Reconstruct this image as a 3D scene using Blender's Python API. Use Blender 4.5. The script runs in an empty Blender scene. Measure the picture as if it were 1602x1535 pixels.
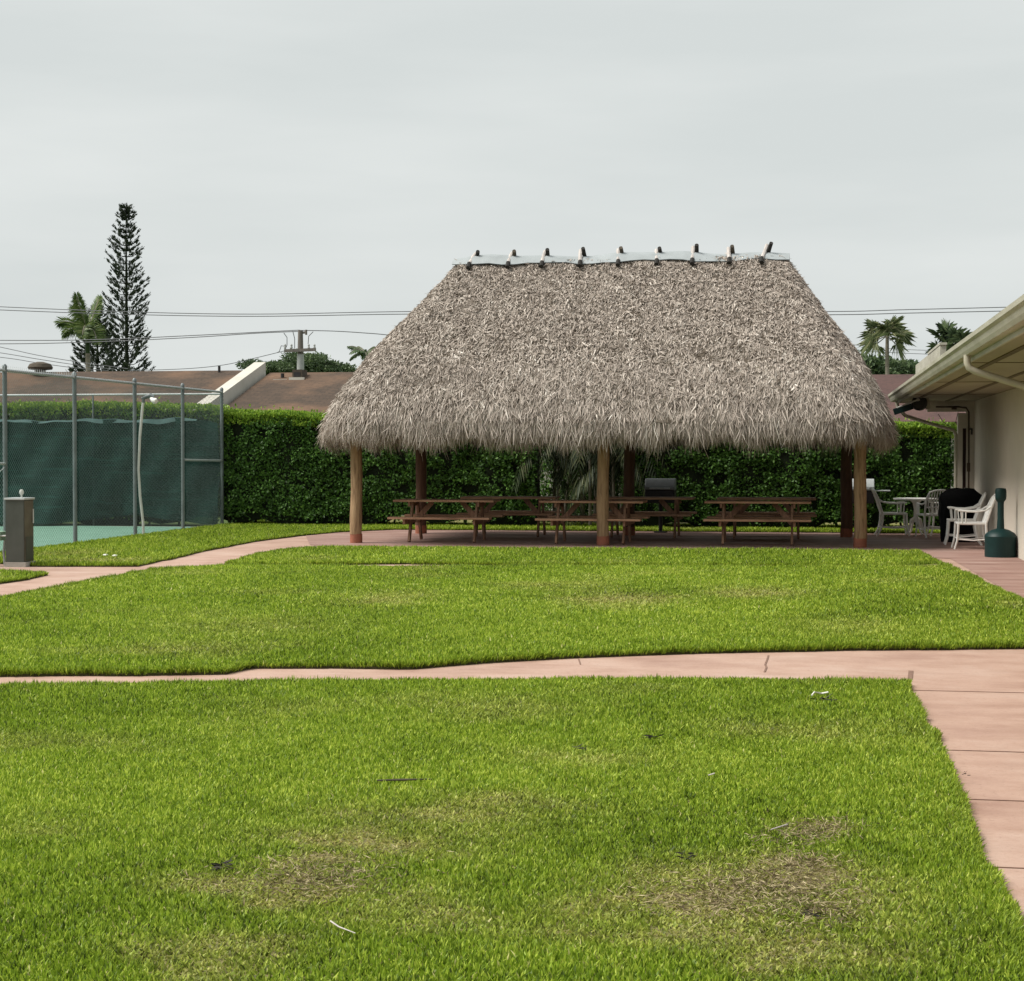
import bpy, math, random
import numpy as np
from mathutils import Vector, Matrix
random.seed(7); RNG = np.random.default_rng(11)
scn = bpy.context.scene; COL = scn.collection
R = math.radians
# ------------------------------------------------------------------ camera
F, CX, CY, EYE = 2700., 801., 767.5, 1.65
PIT = math.atan(61.5/F); YAW = math.atan(469/F*math.cos(PIT))
cd = bpy.data.cameras.new('camera'); cam = bpy.data.objects.new('camera', cd); COL.objects.link(cam)
cam.location = (0, 0, EYE); cam.rotation_euler = (math.pi/2-PIT, 0, YAW)
cd.sensor_width = 36; cd.sensor_fit = 'HORIZONTAL'; cd.lens = F/1602*36; cd.clip_end = 3000; cd.clip_start = .05
scn.camera = cam
# ------------------------------------------------------------------ sky, sun, exposure
SUN_DIR = Vector((-.58, -.16, .80)).normalized()
world = bpy.data.worlds.new('World'); scn.world = world; world.use_nodes = True
nt = world.node_tree; N, L = nt.nodes, nt.links
bg = N['Background']
sky = N.new('ShaderNodeTexSky'); sky.sky_type = 'NISHITA'; sky.sun_disc = False
sky.sun_elevation = math.asin(SUN_DIR.z); sky.sun_rotation = math.atan2(SUN_DIR.x, SUN_DIR.y)
sky.air_density = 1; sky.dust_density = 4; sky.ozone_density = 1
hs = N.new('ShaderNodeHueSaturation'); hs.inputs['Saturation'].default_value = .2; L.new(sky.outputs[0], hs.inputs['Color'])
tc = N.new('ShaderNodeTexCoord'); mp = N.new('ShaderNodeMapping'); mp.inputs['Scale'].default_value = (1.2, 1.2, 7)
L.new(tc.outputs['Generated'], mp.inputs[0])
nz = N.new('ShaderNodeTexNoise'); nz.inputs['Scale'].default_value = 2.2; nz.inputs['Detail'].default_value = 5; nz.inputs['Roughness'].default_value = .5
L.new(mp.outputs[0], nz.inputs['Vector'])
cr = N.new('ShaderNodeValToRGB'); cr.color_ramp.elements[0].position = .35; cr.color_ramp.elements[1].position = .68
cr.color_ramp.elements[0].color = (4.2, 4.47, 4.42, 1); cr.color_ramp.elements[1].color = (4.85, 5.06, 4.98, 1)
L.new(nz.outputs[0], cr.inputs[0])
mx = N.new('ShaderNodeMix'); mx.data_type = 'RGBA'; mx.inputs[0].default_value = .93
L.new(hs.outputs[0], mx.inputs[6]); L.new(cr.outputs[0], mx.inputs[7]); L.new(mx.outputs[2], bg.inputs[0])
bg.inputs[1].default_value = .105
sd = bpy.data.lights.new('sun', 'SUN'); so = bpy.data.objects.new('sun', sd); COL.objects.link(so)
sd.energy = 3.3; sd.angle = R(28); sd.color = (1, .95, .88)
so.rotation_euler = (-SUN_DIR).to_track_quat('-Z', 'Y').to_euler(); so.location = (0, 10, 40)
scn.view_settings.view_transform = 'Standard'; scn.view_settings.look = 'None'
scn.view_settings.exposure = .62; scn.view_settings.gamma = 1
# ------------------------------------------------------------------ photo ray helpers (points on real planes)
FW = Vector((-math.sin(YAW)*math.cos(PIT), math.cos(YAW)*math.cos(PIT), -math.sin(PIT)))
RT = Vector((math.cos(YAW), math.sin(YAW), 0)); UP = RT.cross(FW)
def ray(px, py): return FW + RT*((px-CX)/F) - UP*((py-CY)/F)
def G(px, py, z=0.):
    d = ray(px, py); t = (z-EYE)/d.z; return (d.x*t, d.y*t)
def PY(px, py, Y):
    d = ray(px, py); t = Y/d.y; return Vector((d.x*t, Y, EYE+d.z*t))
def PXX(px, py, X):
    d = ray(px, py); t = X/d.x; return Vector((X, d.y*t, EYE+d.z*t))
# ------------------------------------------------------------------ tagging
def tag(o, label=None, cat=None, group=None, kind=None):
    if label: o['label'] = label
    if cat: o['category'] = cat
    if group: o['group'] = group
    if kind: o['kind'] = kind
    return o
def thing(name, label, cat, loc=(0, 0, 0), group=None, rz=0):
    o = bpy.data.objects.new(name, None); COL.objects.link(o); o.empty_display_size = .2
    o.location = loc; o.rotation_euler = (0, 0, rz); return tag(o, label, cat, group)
def copy_tree(o, parent=None):
    c = o.copy(); COL.objects.link(c); c.parent = parent
    for ch in list(o.children): copy_tree(ch, c)
    return c
def place(proto, loc, rz=0, label=None, first=False):
    o = proto if first else copy_tree(proto)
    o.location = loc; o.rotation_euler = (0, 0, rz)
    if label: o['label'] = label
    return o
def wloc(o):
    v = Vector((0, 0, 0))
    while o: v += o.location; o = o.parent
    return v
# ------------------------------------------------------------------ mesh builder
class MB:
    def __init__(s): s.v = []; s.f = []
    def quadbox(s, P):
        b = len(s.v); s.v += [tuple(p) for p in P]
        s.f += [tuple(b+i for i in q) for q in ((0,3,2,1),(4,5,6,7),(0,1,5,4),(1,2,6,5),(2,3,7,6),(3,0,4,7))]; return s
    def box(s, x0, x1, y0, y1, z0, z1):
        return s.quadbox([(x0,y0,z0),(x1,y0,z0),(x1,y1,z0),(x0,y1,z0),(x0,y0,z1),(x1,y0,z1),(x1,y1,z1),(x0,y1,z1)])
    def beam(s, p0, p1, w, h, up=(0, 0, 1)):          # rectangular bar, w sideways, h along up
        p0, p1 = Vector(p0), Vector(p1); d = (p1-p0).normalized(); u = Vector(up)
        sd_ = d.cross(u)
        if sd_.length < 1e-4: sd_ = Vector((1, 0, 0))
        sd_.normalize(); u = sd_.cross(d).normalized()
        a, b = sd_*w/2, u*h/2
        return s.quadbox([p0-a-b, p1-a-b, p1+a-b, p0+a-b, p0-a+b, p1-a+b, p1+a+b, p0+a+b])
    def tube(s, pts, r, n=8, cap=True):
        pts = [Vector(p) for p in pts]; rs = r if isinstance(r, (list, tuple)) else [r]*len(pts)
        b = len(s.v); ref = None
        for i, p in enumerate(pts):
            d = (pts[min(i+1, len(pts)-1)]-pts[max(i-1, 0)]).normalized()
            if ref is None: ref = Vector((0, 0, 1)) if abs(d.z) < .9 else Vector((1, 0, 0))
            a = d.cross(ref).normalized(); c = a.cross(d).normalized(); ref = c
            for k in range(n):
                t = 2*math.pi*k/n; s.v.append(tuple(p+(a*math.cos(t)+c*math.sin(t))*rs[i]))
        for i in range(len(pts)-1):
            for k in range(n):
                k2 = (k+1) % n; s.f.append((b+i*n+k, b+i*n+k2, b+(i+1)*n+k2, b+(i+1)*n+k))
        if cap:
            s.f.append(tuple(b+k for k in range(n))[::-1]); s.f.append(tuple(b+(len(pts)-1)*n+k for k in range(n)))
        return s
    def lathe(s, prof, c=(0, 0, 0), n=24):
        b = len(s.v); m = len(prof)
        for r_, z in prof:
            for k in range(n):
                t = 2*math.pi*k/n; s.v.append((c[0]+r_*math.cos(t), c[1]+r_*math.sin(t), c[2]+z))
        for i in range(m-1):
            for k in range(n):
                k2 = (k+1) % n; s.f.append((b+i*n+k, b+i*n+k2, b+(i+1)*n+k2, b+(i+1)*n+k))
        s.f.append(tuple(b+k for k in range(n))[::-1]); s.f.append(tuple(b+(m-1)*n+k for k in range(n)))
        return s
    def build(s, name, mat, parent=None, smooth=False, bevel=0):
        me = bpy.data.meshes.new(name)
        V = np.array(s.v, float)
        if parent is not None: off = wloc(parent)
        else:
            off = Vector(((V[:,0].min()+V[:,0].max())/2, (V[:,1].min()+V[:,1].max())/2, V[:,2].min()))
        V = V-np.array(off)
        me.from_pydata(V.tolist(), [], s.f); me.validate()
        o = bpy.data.objects.new(name, me); COL.objects.link(o); me.materials.append(mat)
        if parent is not None: o.parent = parent
        else: o.location = off
        if smooth:
            me.polygons.foreach_set('use_smooth', [True]*len(me.polygons))
            me.set_sharp_from_angle(angle=R(40))
        if bevel:
            b = o.modifiers.new('b', 'BEVEL'); b.width = bevel; b.segments = 2; b.limit_method = 'ANGLE'
        return o
def rawmesh(name, V, loops, sizes, mat, parent=None, attrs=None, origin=None):
    """fast numpy mesh. V (n,3) world, loops flat index array, sizes per-face."""
    off = np.array(wloc(parent)) if parent is not None else (np.array(origin) if origin is not None else np.array([V[:,0].mean(), V[:,1].mean(), V[:,2].min()]))
    me = bpy.data.meshes.new(name)
    me.vertices.add(len(V)); me.vertices.foreach_set('co', (V-off).astype(np.float32).ravel())
    me.loops.add(len(loops)); me.loops.foreach_set('vertex_index', loops.astype(np.int32).ravel())
    me.polygons.add(len(sizes)); st = np.concatenate([[0], np.cumsum(sizes)[:-1]]).astype(np.int32)
    me.polygons.foreach_set('loop_start', st)
    me.update(calc_edges=True)
    for k, a in (attrs or {}).items():
        at = me.attributes.new(k, 'FLOAT', 'POINT'); at.data.foreach_set('value', a.astype(np.float32))
    me.materials.append(mat)
    o = bpy.data.objects.new(name, me); COL.objects.link(o)
    if parent is not None: o.parent = parent
    else: o.location = off
    return o
def unit(a): return a/np.maximum(np.linalg.norm(a, axis=-1, keepdims=True), 1e-9)
class Leaves:
    """batches of small leaf faces; each leaf is a folded diamond (4 verts, 2 tris) or bent strip"""
    def __init__(s): s.V = []; s.L = []; s.S = []; s.A = []; s.n = 0
    def diamonds(s, P, D, W, ln, wd, rnd=None, fold=.25, droop=0.):
        P, D, W = np.asarray(P, float), unit(np.asarray(D, float)), np.asarray(W, float)
        n = len(P); W = unit(W-(W*D).sum(1, keepdims=True)*D); Nn = np.cross(D, W)
        ln = np.broadcast_to(ln, n)[:, None]; wd = np.broadcast_to(wd, n)[:, None]
        tip = P+D*ln; tip[:, 2] -= droop*ln[:, 0]
        mid = P+D*ln*.45
        a = mid+W*wd/2+Nn*wd*fold; b = mid-W*wd/2+Nn*wd*fold
        V = np.stack([P, a, tip, b], 1).reshape(-1, 3)
        i = np.arange(n)[:, None]*4+s.n
        L_ = np.concatenate([i, i+1, i+2, i, i+2, i+3], 1).ravel()
        s.V.append(V); s.L.append(L_); s.S.append(np.full(2*n, 3))
        r = RNG.random(n) if rnd is None else rnd
        s.A.append(np.repeat(r, 4)); s.n += 4*n; return s
    def strips(s, P, D, W, ln, wd, bend, rnd=None, tipw=.25):
        """2-segment strip; bend = vector added at tip (n,3)"""
        P, D, W = np.asarray(P, float), unit(np.asarray(D, float)), unit(np.asarray(W, float))
        n = len(P); ln = np.broadcast_to(ln, n)[:, None]; wd = np.broadcast_to(wd, n)[:, None]
        m = P+D*ln*.5+bend*.25; t = P+D*ln+bend
        V = np.stack([P-W*wd*.4, P+W*wd*.4, m-W*wd*.5, m+W*wd*.5, t-W*wd*tipw/2, t+W*wd*tipw/2], 1).reshape(-1, 3)
        i = np.arange(n)[:, None]*6+s.n
        L_ = np.concatenate([i, i+1, i+3, i+2, i+2, i+3, i+5, i+4], 1).ravel()
        s.V.append(V); s.L.append(L_); s.S.append(np.full(2*n, 4))
        r = RNG.random(n) if rnd is None else rnd
        s.A.append(np.repeat(r, 6)); s.n += 6*n; return s
    def build(s, name, mat, parent=None, origin=None):
        return rawmesh(name, np.concatenate(s.V), np.concatenate(s.L), np.concatenate(s.S), mat, parent, {'rnd': np.concatenate(s.A)}, origin)
# value noise
_g = RNG.random((256, 256))
def vnoise(x, y, sc):
    x = np.asarray(x)*sc+91.3; y = np.asarray(y)*sc+37.7; xi = np.floor(x).astype(int); yi = np.floor(y).astype(int)
    fx = x-xi; fy = y-yi; fx = fx*fx*(3-2*fx); fy = fy*fy*(3-2*fy)
    g = lambda a, b: _g[a % 256, b % 256]
    return (g(xi, yi)*(1-fx)+g(xi+1, yi)*fx)*(1-fy)+(g(xi, yi+1)*(1-fx)+g(xi+1, yi+1)*fx)*fy
def fbm(x, y, sc): return .55*vnoise(x, y, sc)+.3*vnoise(x, y, sc*2.1)+.15*vnoise(x, y, sc*4.3)
# ------------------------------------------------------------------ materials
def nodes(name):
    m = bpy.data.materials.new(name); m.use_nodes = True; t = m.node_tree
    return m, t.nodes, t.links, t.nodes['Principled BSDF']
def ramp(n, stops):
    r = n.new('ShaderNodeValToRGB'); e = r.color_ramp.elements
    while len(e) < len(stops): e.new(.5)
    for i, (p, c) in enumerate(stops): e[i].position = p; e[i].color = (*c, 1)
    return r
def pm(name, c1, c2=None, scale=3., rough=.8, bump=.0, bscale=30., metal=0., stretch=(1, 1, 1), c3=None, spec=.3):
    m, n, l, b = nodes(name)
    b.inputs['Roughness'].default_value = rough; b.inputs['Metallic'].default_value = metal
    b.inputs['Specular IOR Level'].default_value = spec
    tc = n.new('ShaderNodeTexCoord'); mp = n.new('ShaderNodeMapping'); mp.inputs['Scale'].default_value = stretch
    l.new(tc.outputs['Object'], mp.inputs[0])
    nz = n.new('ShaderNodeTexNoise'); nz.inputs['Scale'].default_value = scale; nz.inputs['Detail'].default_value = 6; nz.inputs['Roughness'].default_value = .65
    l.new(mp.outputs[0], nz.inputs['Vector'])
    c2 = c2 or tuple(x*.8 for x in c1)
    st = [(.32, c2), (.66, c1)] if c3 is None else [(.3, c2), (.5, c1), (.72, c3)]
    r = ramp(n, st); l.new(nz.outputs[0], r.inputs[0]); l.new(r.outputs[0], b.inputs['Base Color'])
    if bump:
        n2 = n.new('ShaderNodeTexNoise'); n2.inputs['Scale'].default_value = bscale; n2.inputs['Detail'].default_value = 4
        l.new(mp.outputs[0], n2.inputs['Vector'])
        bp = n.new('ShaderNodeBump'); bp.inputs['Strength'].default_value = bump; bp.inputs['Distance'].default_value = .02
        l.new(n2.outputs[0], bp.inputs['Height']); l.new(bp.outputs[0], b.inputs['Normal'])
    return m
def leafmat(name, stops, rough=.5, transl=.25, spec=.3, patch=None):
    m, n, l, b = nodes(name)
    at = n.new('ShaderNodeAttribute'); at.attribute_name = 'rnd'
    r = ramp(n, stops); l.new(at.outputs['Fac'], r.inputs[0]); colr = r.outputs[0]
    if patch:
        a2 = n.new('ShaderNodeAttribute'); a2.attribute_name = 'dry'
        r2 = ramp(n, patch); l.new(at.outputs['Fac'], r2.inputs[0])
        mx = n.new('ShaderNodeMix'); mx.data_type = 'RGBA'; l.new(a2.outputs['Fac'], mx.inputs[0]); l.new(colr, mx.inputs[6]); l.new(r2.outputs[0], mx.inputs[7]); colr = mx.outputs[2]
    l.new(colr, b.inputs['Base Color']); b.inputs['Roughness'].default_value = rough; b.inputs['Specular IOR Level'].default_value = spec
    if transl:
        tr = n.new('ShaderNodeBsdfTranslucent'); l.new(colr, tr.inputs[0])
        ms = n.new('ShaderNodeMixShader'); ms.inputs[0].default_value = transl
        l.new(b.outputs[0], ms.inputs[1]); l.new(tr.outputs[0], ms.inputs[2]); l.new(ms.outputs[0], n['Material Output'].inputs[0])
    return m
M = {}
M['ground'] = pm('ground', (.07, .11, .025), (.05, .08, .02), 2, .95)
M['palegreen'] = pm('pale_green_paint', (.36, .52, .38), (.28, .42, .3), 4, .6)
M['edge_shade_soil'] = pm('shaded_turf_edge', (.05, .055, .018), (.04, .032, .016), 9, 1)  # soil of the slab sides, darkened to paint the shade under the turf edge
M['screen_fold'] = pm('faded_screen_fold', (.06, .12, .115), (.035, .08, .075), 5, .8)
M['soil'] = pm('turf_base', (.13, .15, .03), (.2, .16, .08), 6, .95, .4, 60)
M['court'] = pm('court_green', (.15, .285, .215), (.11, .225, .165), 1.5, .7)
M['thatch_base'] = pm('thatch_base', (.13, .105, .08), (.05, .04, .03), 14, .95, .6, 40)
M['thatch'] = leafmat('thatch_leaf', [(0, (.16, .125, .1)), (.15, (.29, .245, .208)), (.5, (.405, .35, .302)), (.85, (.51, .45, .392)), (1, (.78, .73, .66))], .75, .08)
M['thatch_under'] = pm('thatch_under', (.09, .06, .04), (.04, .03, .02), 9, .95, .5, 30)
M['cap'] = pm('ridge_sheet', (.33, .36, .37), (.26, .285, .29), 3, .45, .1, 8)
M['pole_pale'] = pm('weathered_pale_wood', (.52, .48, .45), (.36, .33, .31), 9, .8, .3, 30, stretch=(1, 1, .3))
M['pole_dark'] = pm('dark_pole_end', (.03, .028, .025), (.015, .014, .012), 9, .8)
M['pole_brown'] = pm('weathered_brown_wood', (.09, .075, .055), (.05, .04, .03), 9, .85)
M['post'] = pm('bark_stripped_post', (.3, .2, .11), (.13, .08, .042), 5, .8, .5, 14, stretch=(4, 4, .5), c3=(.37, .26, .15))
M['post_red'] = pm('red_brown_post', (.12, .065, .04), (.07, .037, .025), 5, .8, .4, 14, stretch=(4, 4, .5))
M['foot'] = pm('red_painted_foot', (.32, .115, .07), (.22, .09, .055), 8, .8)
M['table'] = pm('stained_table_wood', (.42, .245, .155), (.21, .11, .07), 5, .7, .35, 20, stretch=(.35, 4, 4), c3=(.46, .28, .18))
M['table_leg'] = pm('stained_leg_wood', (.33, .19, .12), (.16, .085, .055), 6, .75, .3, 20, stretch=(3, 3, .6))
M['white'] = pm('white_paint', (.82, .81, .78), (.7, .69, .65), 6, .5, .1, 20)
M['black'] = pm('black_steel', (.02, .02, .022), (.035, .03, .03), 9, .5)
M['cover'] = pm('black_vinyl_cover', (.004, .004, .0045), (.006, .006, .007), 4, .85, .5, 6, spec=.1)
M['greylid'] = pm('faded_grey_lid', (.2, .215, .22), (.15, .16, .165), 6, .4, metal=.3)
M['ash'] = pm('dark_green_plastic', (.006, .032, .031), (.004, .024, .024), 6, .5)
M['galv'] = pm('galvanised_pipe', (.2, .225, .23), (.14, .16, .165), 5, .5, metal=.35)
M['wiremesh'] = pm('aged_fence_wire', (.09, .13, .12), (.06, .09, .08), 5, .6)
M['galv_light'] = pm('bright_galvanised_pipe', (.5, .52, .52), (.4, .43, .43), 5, .45, metal=.3)
M['pvc'] = pm('white_pipe', (.66, .67, .64), (.5, .51, .48), 4, .5)
M['cabinet'] = pm('cabinet_steel', (.085, .092, .08), (.06, .066, .055), 2.5, .5, metal=.1)
M['cabinet_side'] = pm('cabinet_side_steel', (.13, .12, .09), (.085, .075, .055), 4, .5, metal=.1)
M['concrete'] = pm('grey_concrete', (.38, .36, .32), (.28, .26, .23), 5, .9, .3, 30)
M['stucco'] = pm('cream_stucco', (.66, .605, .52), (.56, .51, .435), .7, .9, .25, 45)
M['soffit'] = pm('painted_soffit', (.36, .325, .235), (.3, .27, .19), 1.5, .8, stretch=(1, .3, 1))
M['seam'] = pm('soffit_seam', (.15, .12, .08), (.1, .08, .05), 6, .9)
M['gutter'] = pm('gutter_paint', (.46, .45, .37), (.33, .32, .25), 2.2, .55, .1, 8, stretch=(1, .6, 3))
M['spout'] = pm('downspout_paint', (.46, .43, .34), (.4, .37, .29), 3, .55)
M['brownmetal'] = pm('brown_conduit', (.07, .045, .03), (.05, .03, .02), 5, .6)
M['door'] = pm('dark_red_door', (.05, .015, .018), (.035, .012, .012), 3, .5)
M['housewall'] = pm('offwhite_wall', (.55, .54, .5), (.45, .44, .4), 1.5, .85)
M['parapet'] = pm('white_parapet', (.56, .54, .48), (.47, .45, .39), 1.5, .8)
M['pole'] = pm('utility_pole_wood', (.2, .18, .16), (.12, .11, .1), 4, .9, stretch=(3, 3, .3))
M['pole_conc'] = pm('utility_pole_grey', (.42, .43, .42), (.33, .34, .33), 4, .9)
M['wire'] = pm('power_cable', (.13, .14, .15), (.1, .1, .11), 3, .6)
M['bark'] = pm('tree_bark', (.1, .08, .06), (.05, .04, .03), 5, .95, .5, 20)
M['palmbark'] = pm('palm_bark', (.28, .25, .2), (.17, .15, .12), 4, .9, .4, 12, stretch=(.5, .5, 3))
M['core'] = pm('dark_green_brown', (.014, .022, .008), (.009, .012, .006), 8, 1)
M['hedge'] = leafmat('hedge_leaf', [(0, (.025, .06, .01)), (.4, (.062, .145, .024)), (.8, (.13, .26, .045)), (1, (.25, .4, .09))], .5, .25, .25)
M['hedge_top'] = leafmat('hedge_lit_new_growth', [(0, (.09, .18, .02)), (.5, (.22, .36, .04)), (1, (.38, .52, .08))], .4, .35, .4)  # new growth green, lightened to paint in the sunlit hedge top
M['areca'] = leafmat('areca_leaf', [(0, (.012, .025, .006)), (.6, (.04, .06, .02)), (1, (.11, .12, .05))], .5, .25)
M['norfolk'] = leafmat('norfolk_needles', [(0, (.016, .026, .016)), (.6, (.032, .048, .028)), (1, (.07, .09, .05))], .7, .05)
M['palmleaf'] = leafmat('palm_leaf', [(0, (.04, .08, .02)), (.6, (.1, .16, .04)), (1, (.2, .25, .08))], .45, .3)
M['fanleaf'] = leafmat('fan_palm_leaf', [(0, (.08, .11, .05)), (.5, (.19, .24, .11)), (1, (.38, .38, .22))], .5, .3)
M['tree'] = leafmat('hazed_tree_leaf', [(0, (.05, .085, .04)), (.6, (.11, .16, .075)), (1, (.2, .27, .12))], .5, .25)  # leaf colour lightened to paint in distant haze
M['screen'] = None
M['grass'] = leafmat('grass_blade', [(0, (.05, .085, .008)), (.22, (.155, .25, .018)), (.65, (.295, .43, .032)), (.955, (.6, .7, .11)), (1, (.72, .68, .3))], .5, .42, .3,
                     patch=[(0, (.17, .135, .05)), (.4, (.36, .31, .1)), (.8, (.52, .46, .17)), (1, (.66, .58, .3))])
def shingle(name, c1, c2, c3):
    m, n, l, b = nodes(name); b.inputs['Roughness'].default_value = .9
    tc = n.new('ShaderNodeTexCoord')
    br = n.new('ShaderNodeTexBrick'); br.inputs['Scale'].default_value = 1; br.inputs['Brick Width'].default_value = .3; br.inputs['Row Height'].default_value = .14
    br.inputs['Mortar Size'].default_value = .008; br.inputs['Color1'].default_value = (*c1, 1); br.inputs['Color2'].default_value = (*c2, 1); br.inputs['Mortar'].default_value = (*[x*.5 for x in c2], 1)
    l.new(tc.outputs['Object'], br.inputs['Vector'])
    nz = n.new('ShaderNodeTexNoise'); nz.inputs['Scale'].default_value = .55; nz.inputs['Detail'].default_value = 6; l.new(tc.outputs['Object'], nz.inputs['Vector'])
    r = ramp(n, [(.45, (0, 0, 0)), (.7, (1, 1, 1))]); l.new(nz.outputs[0], r.inputs[0])
    mx = n.new('ShaderNodeMix'); mx.data_type = 'RGBA'; l.new(r.outputs[0], mx.inputs[0]); l.new(br.outputs[0], mx.inputs[6]); mx.inputs[7].default_value = (*c3, 1)
    m2 = n.new('ShaderNodeMix'); m2.data_type = 'RGBA'; m2.blend_type = 'MULTIPLY'; m2.inputs[0].default_value = .6
    n3 = n.new('ShaderNodeTexNoise'); n3.inputs['Scale'].default_value = 9; n3.inputs['Detail'].default_value = 5; l.new(tc.outputs['Object'], n3.inputs['Vector'])
    r3 = ramp(n, [(.3, (.5, .5, .5)), (.7, (1, 1, 1))]); l.new(n3.outputs[0], r3.inputs[0])
    l.new(mx.outputs[2], m2.inputs[6]); l.new(r3.outputs[0], m2.inputs[7]); l.new(m2.outputs[2], b.inputs['Base Color'])
    return m
M['shingle'] = shingle('brown_shingle', (.082, .05, .03), (.054, .034, .02), (.18, .1, .055))
M['shingle_red'] = shingle('red_brown_shingle', (.085, .04, .034), (.06, .028, .024), (.1, .048, .038))
def pathmat():
    m, n, l, b = nodes('pink_concrete'); b.inputs['Roughness'].default_value = .75; b.inputs['Specular IOR Level'].default_value = .25
    tc = n.new('ShaderNodeTexCoord')
    def nzr(scale, st, stops, detail=6):
        mp = n.new('ShaderNodeMapping'); mp.inputs['Scale'].default_value = st; l.new(tc.outputs['Object'], mp.inputs[0])
        z = n.new('ShaderNodeTexNoise'); z.inputs['Scale'].default_value = scale; z.inputs['Detail'].default_value = detail; z.inputs['Roughness'].default_value = .65; l.new(mp.outputs[0], z.inputs['Vector'])
        r = ramp(n, stops); l.new(z.outputs[0], r.inputs[0]); return r, z
    a, _ = nzr(.9, (1, 1, 1), [(.3, (.33, .21, .165)), (.5, (.42, .285, .225)), (.7, (.47, .345, .285))])
    s, _ = nzr(2.5, (.6, 1.5, 1), [(.3, (.78, .72, .69)), (.55, (1, 1, 1))])
    f, fz = nzr(38, (1, 1, 1), [(.3, (.5, .46, .43)), (.42, (.93, .92, .91)), (.6, (1, 1, 1))], 6)
    m1 = n.new('ShaderNodeMix'); m1.data_type = 'RGBA'; m1.blend_type = 'MULTIPLY'; m1.inputs[0].default_value = .75; l.new(a.outputs[0], m1.inputs[6]); l.new(s.outputs[0], m1.inputs[7])
    m2 = n.new('ShaderNodeMix'); m2.data_type = 'RGBA'; m2.blend_type = 'MULTIPLY'; m2.inputs[0].default_value = .5; l.new(m1.outputs[2], m2.inputs[6]); l.new(f.outputs[0], m2.inputs[7])
    l.new(m2.outputs[2], b.inputs['Base Color'])
    bp = n.new('ShaderNodeBump'); bp.inputs['Strength'].default_value = .3; bp.inputs['Distance'].default_value = .01; l.new(fz.outputs[0], bp.inputs['Height']); l.new(bp.outputs[0], b.inputs['Normal'])
    return m
M['path'] = pathmat()
M['patio'] = pm('damp_shaded_patio', (.3, .185, .155), (.2, .115, .095), 1.3, .6, .2, 40, stretch=(.5, 2, 1), c3=(.4, .29, .25))  # damp red concrete, darkened further to paint in roof and eave shade
M['joint'] = pm('dark_joint', (.24, .15, .11), (.15, .09, .07), 20, .95)
def screenmat():
    m, n, l, b = nodes('green_windscreen'); b.inputs['Roughness'].default_value = .8
    tc = n.new('ShaderNodeTexCoord'); mp = n.new('ShaderNodeMapping'); mp.inputs['Scale'].default_value = (.4, 1, 5); l.new(tc.outputs['Object'], mp.inputs[0])
    z = n.new('ShaderNodeTexNoise'); z.inputs['Scale'].default_value = 2; z.inputs['Detail'].default_value = 4; l.new(mp.outputs[0], z.inputs['Vector'])
    r = ramp(n, [(.3, (.002, .018, .014)), (.7, (.007, .036, .028))]); l.new(z.outputs[0], r.inputs[0]); l.new(r.outputs[0], b.inputs['Base Color'])
    tp = n.new('ShaderNodeBsdfTransparent'); tp.inputs[0].default_value = (.75, .95, .9, 1)
    ms = n.new('ShaderNodeMixShader'); ms.inputs[0].default_value = .08
    l.new(b.outputs[0], ms.inputs[1]); l.new(tp.outputs[0], ms.inputs[2]); l.new(ms.outputs[0], n['Material Output'].inputs[0])
    return m
M['screen'] = screenmat(); M['screen'].node_tree.nodes['Principled BSDF'].inputs['Specular IOR Level'].default_value = .08
# ================================================================== SETTING
def sheet(name, poly, z, mat, kind='structure'):
    b = MB(); b.v = [(x, y, z) for x, y in poly]; b.f = [tuple(range(len(poly)))]
    o = b.build(name, mat); o['kind'] = kind
    return o
def ccw(p):
    a = sum(p[i][0]*p[(i+1) % len(p)][1]-p[(i+1) % len(p)][0]*p[i][1] for i in range(len(p)))
    return p if a > 0 else p[::-1]
sheet('ground', [(-500, -60), (500, -60), (500, 900), (-500, 900)], -.03, M['ground'])
sheet('path', [(-16, -8), (3.2, -8), (3.2, 36), (-16, 36)], 0, M['path'])
sheet('tennis_court', [(-45, 8), (-12.95, 8), (-12.95, 35.7), (-45, 35.7)], .012, M['court'])
sheet('patio', [(-8.7, 29.3), (-8.2, 28.6), (1.2, 28.0), (2.1, 27.2), (2.3, 20), (3.19, 20), (3.19, 35.4), (-9.6, 35.4), (-9.9, 33)], .005, M['patio'])  # runs on along the clubhouse eave, carrying its painted shade
FENX = -12.8
h = .042
LAWN = {}
LAWN['A'] = [G(x, y, h) for x, y in ((-500, 1073), (-200, 1071), (0, 1069), (200, 1067), (400, 1063), (600, 1062), (800, 1061), (1000, 1060), (1200, 1061), (1420, 1063))] + \
            [(.70, 11), (.70, 9), (.69, 7.4), (.70, 5.8), (.70, -3), (-14, -3)]
LAWN['B'] = [G(x, y) for x, y in ((-400, 1062), (-150, 1060), (0, 1059), (200, 1058), (350, 1056), (388, 1047), (520, 1046), (640, 1048), (700, 1043), (760, 1038), (900, 1030), (1100, 1023), (1300, 1019), (1602, 1016))] + \
            [(2.45, 14.9), (2.5, 16.5), (2.27, 19.3)] + [G(x, y) for x, y in ((1560, 925), (1500, 897), (1470, 883))] + \
            [G(x, y, h) for x, y in ((1400, 884), (1350, 885), (1200, 886), (1000, 885), (900, 885), (790, 885), (705, 885), (640, 886.5), (570, 886), (480, 884), (350, 884), (240, 890), (150, 907), (60, 923), (0, 935), (-200, 970), (-500, 1020))]
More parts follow.
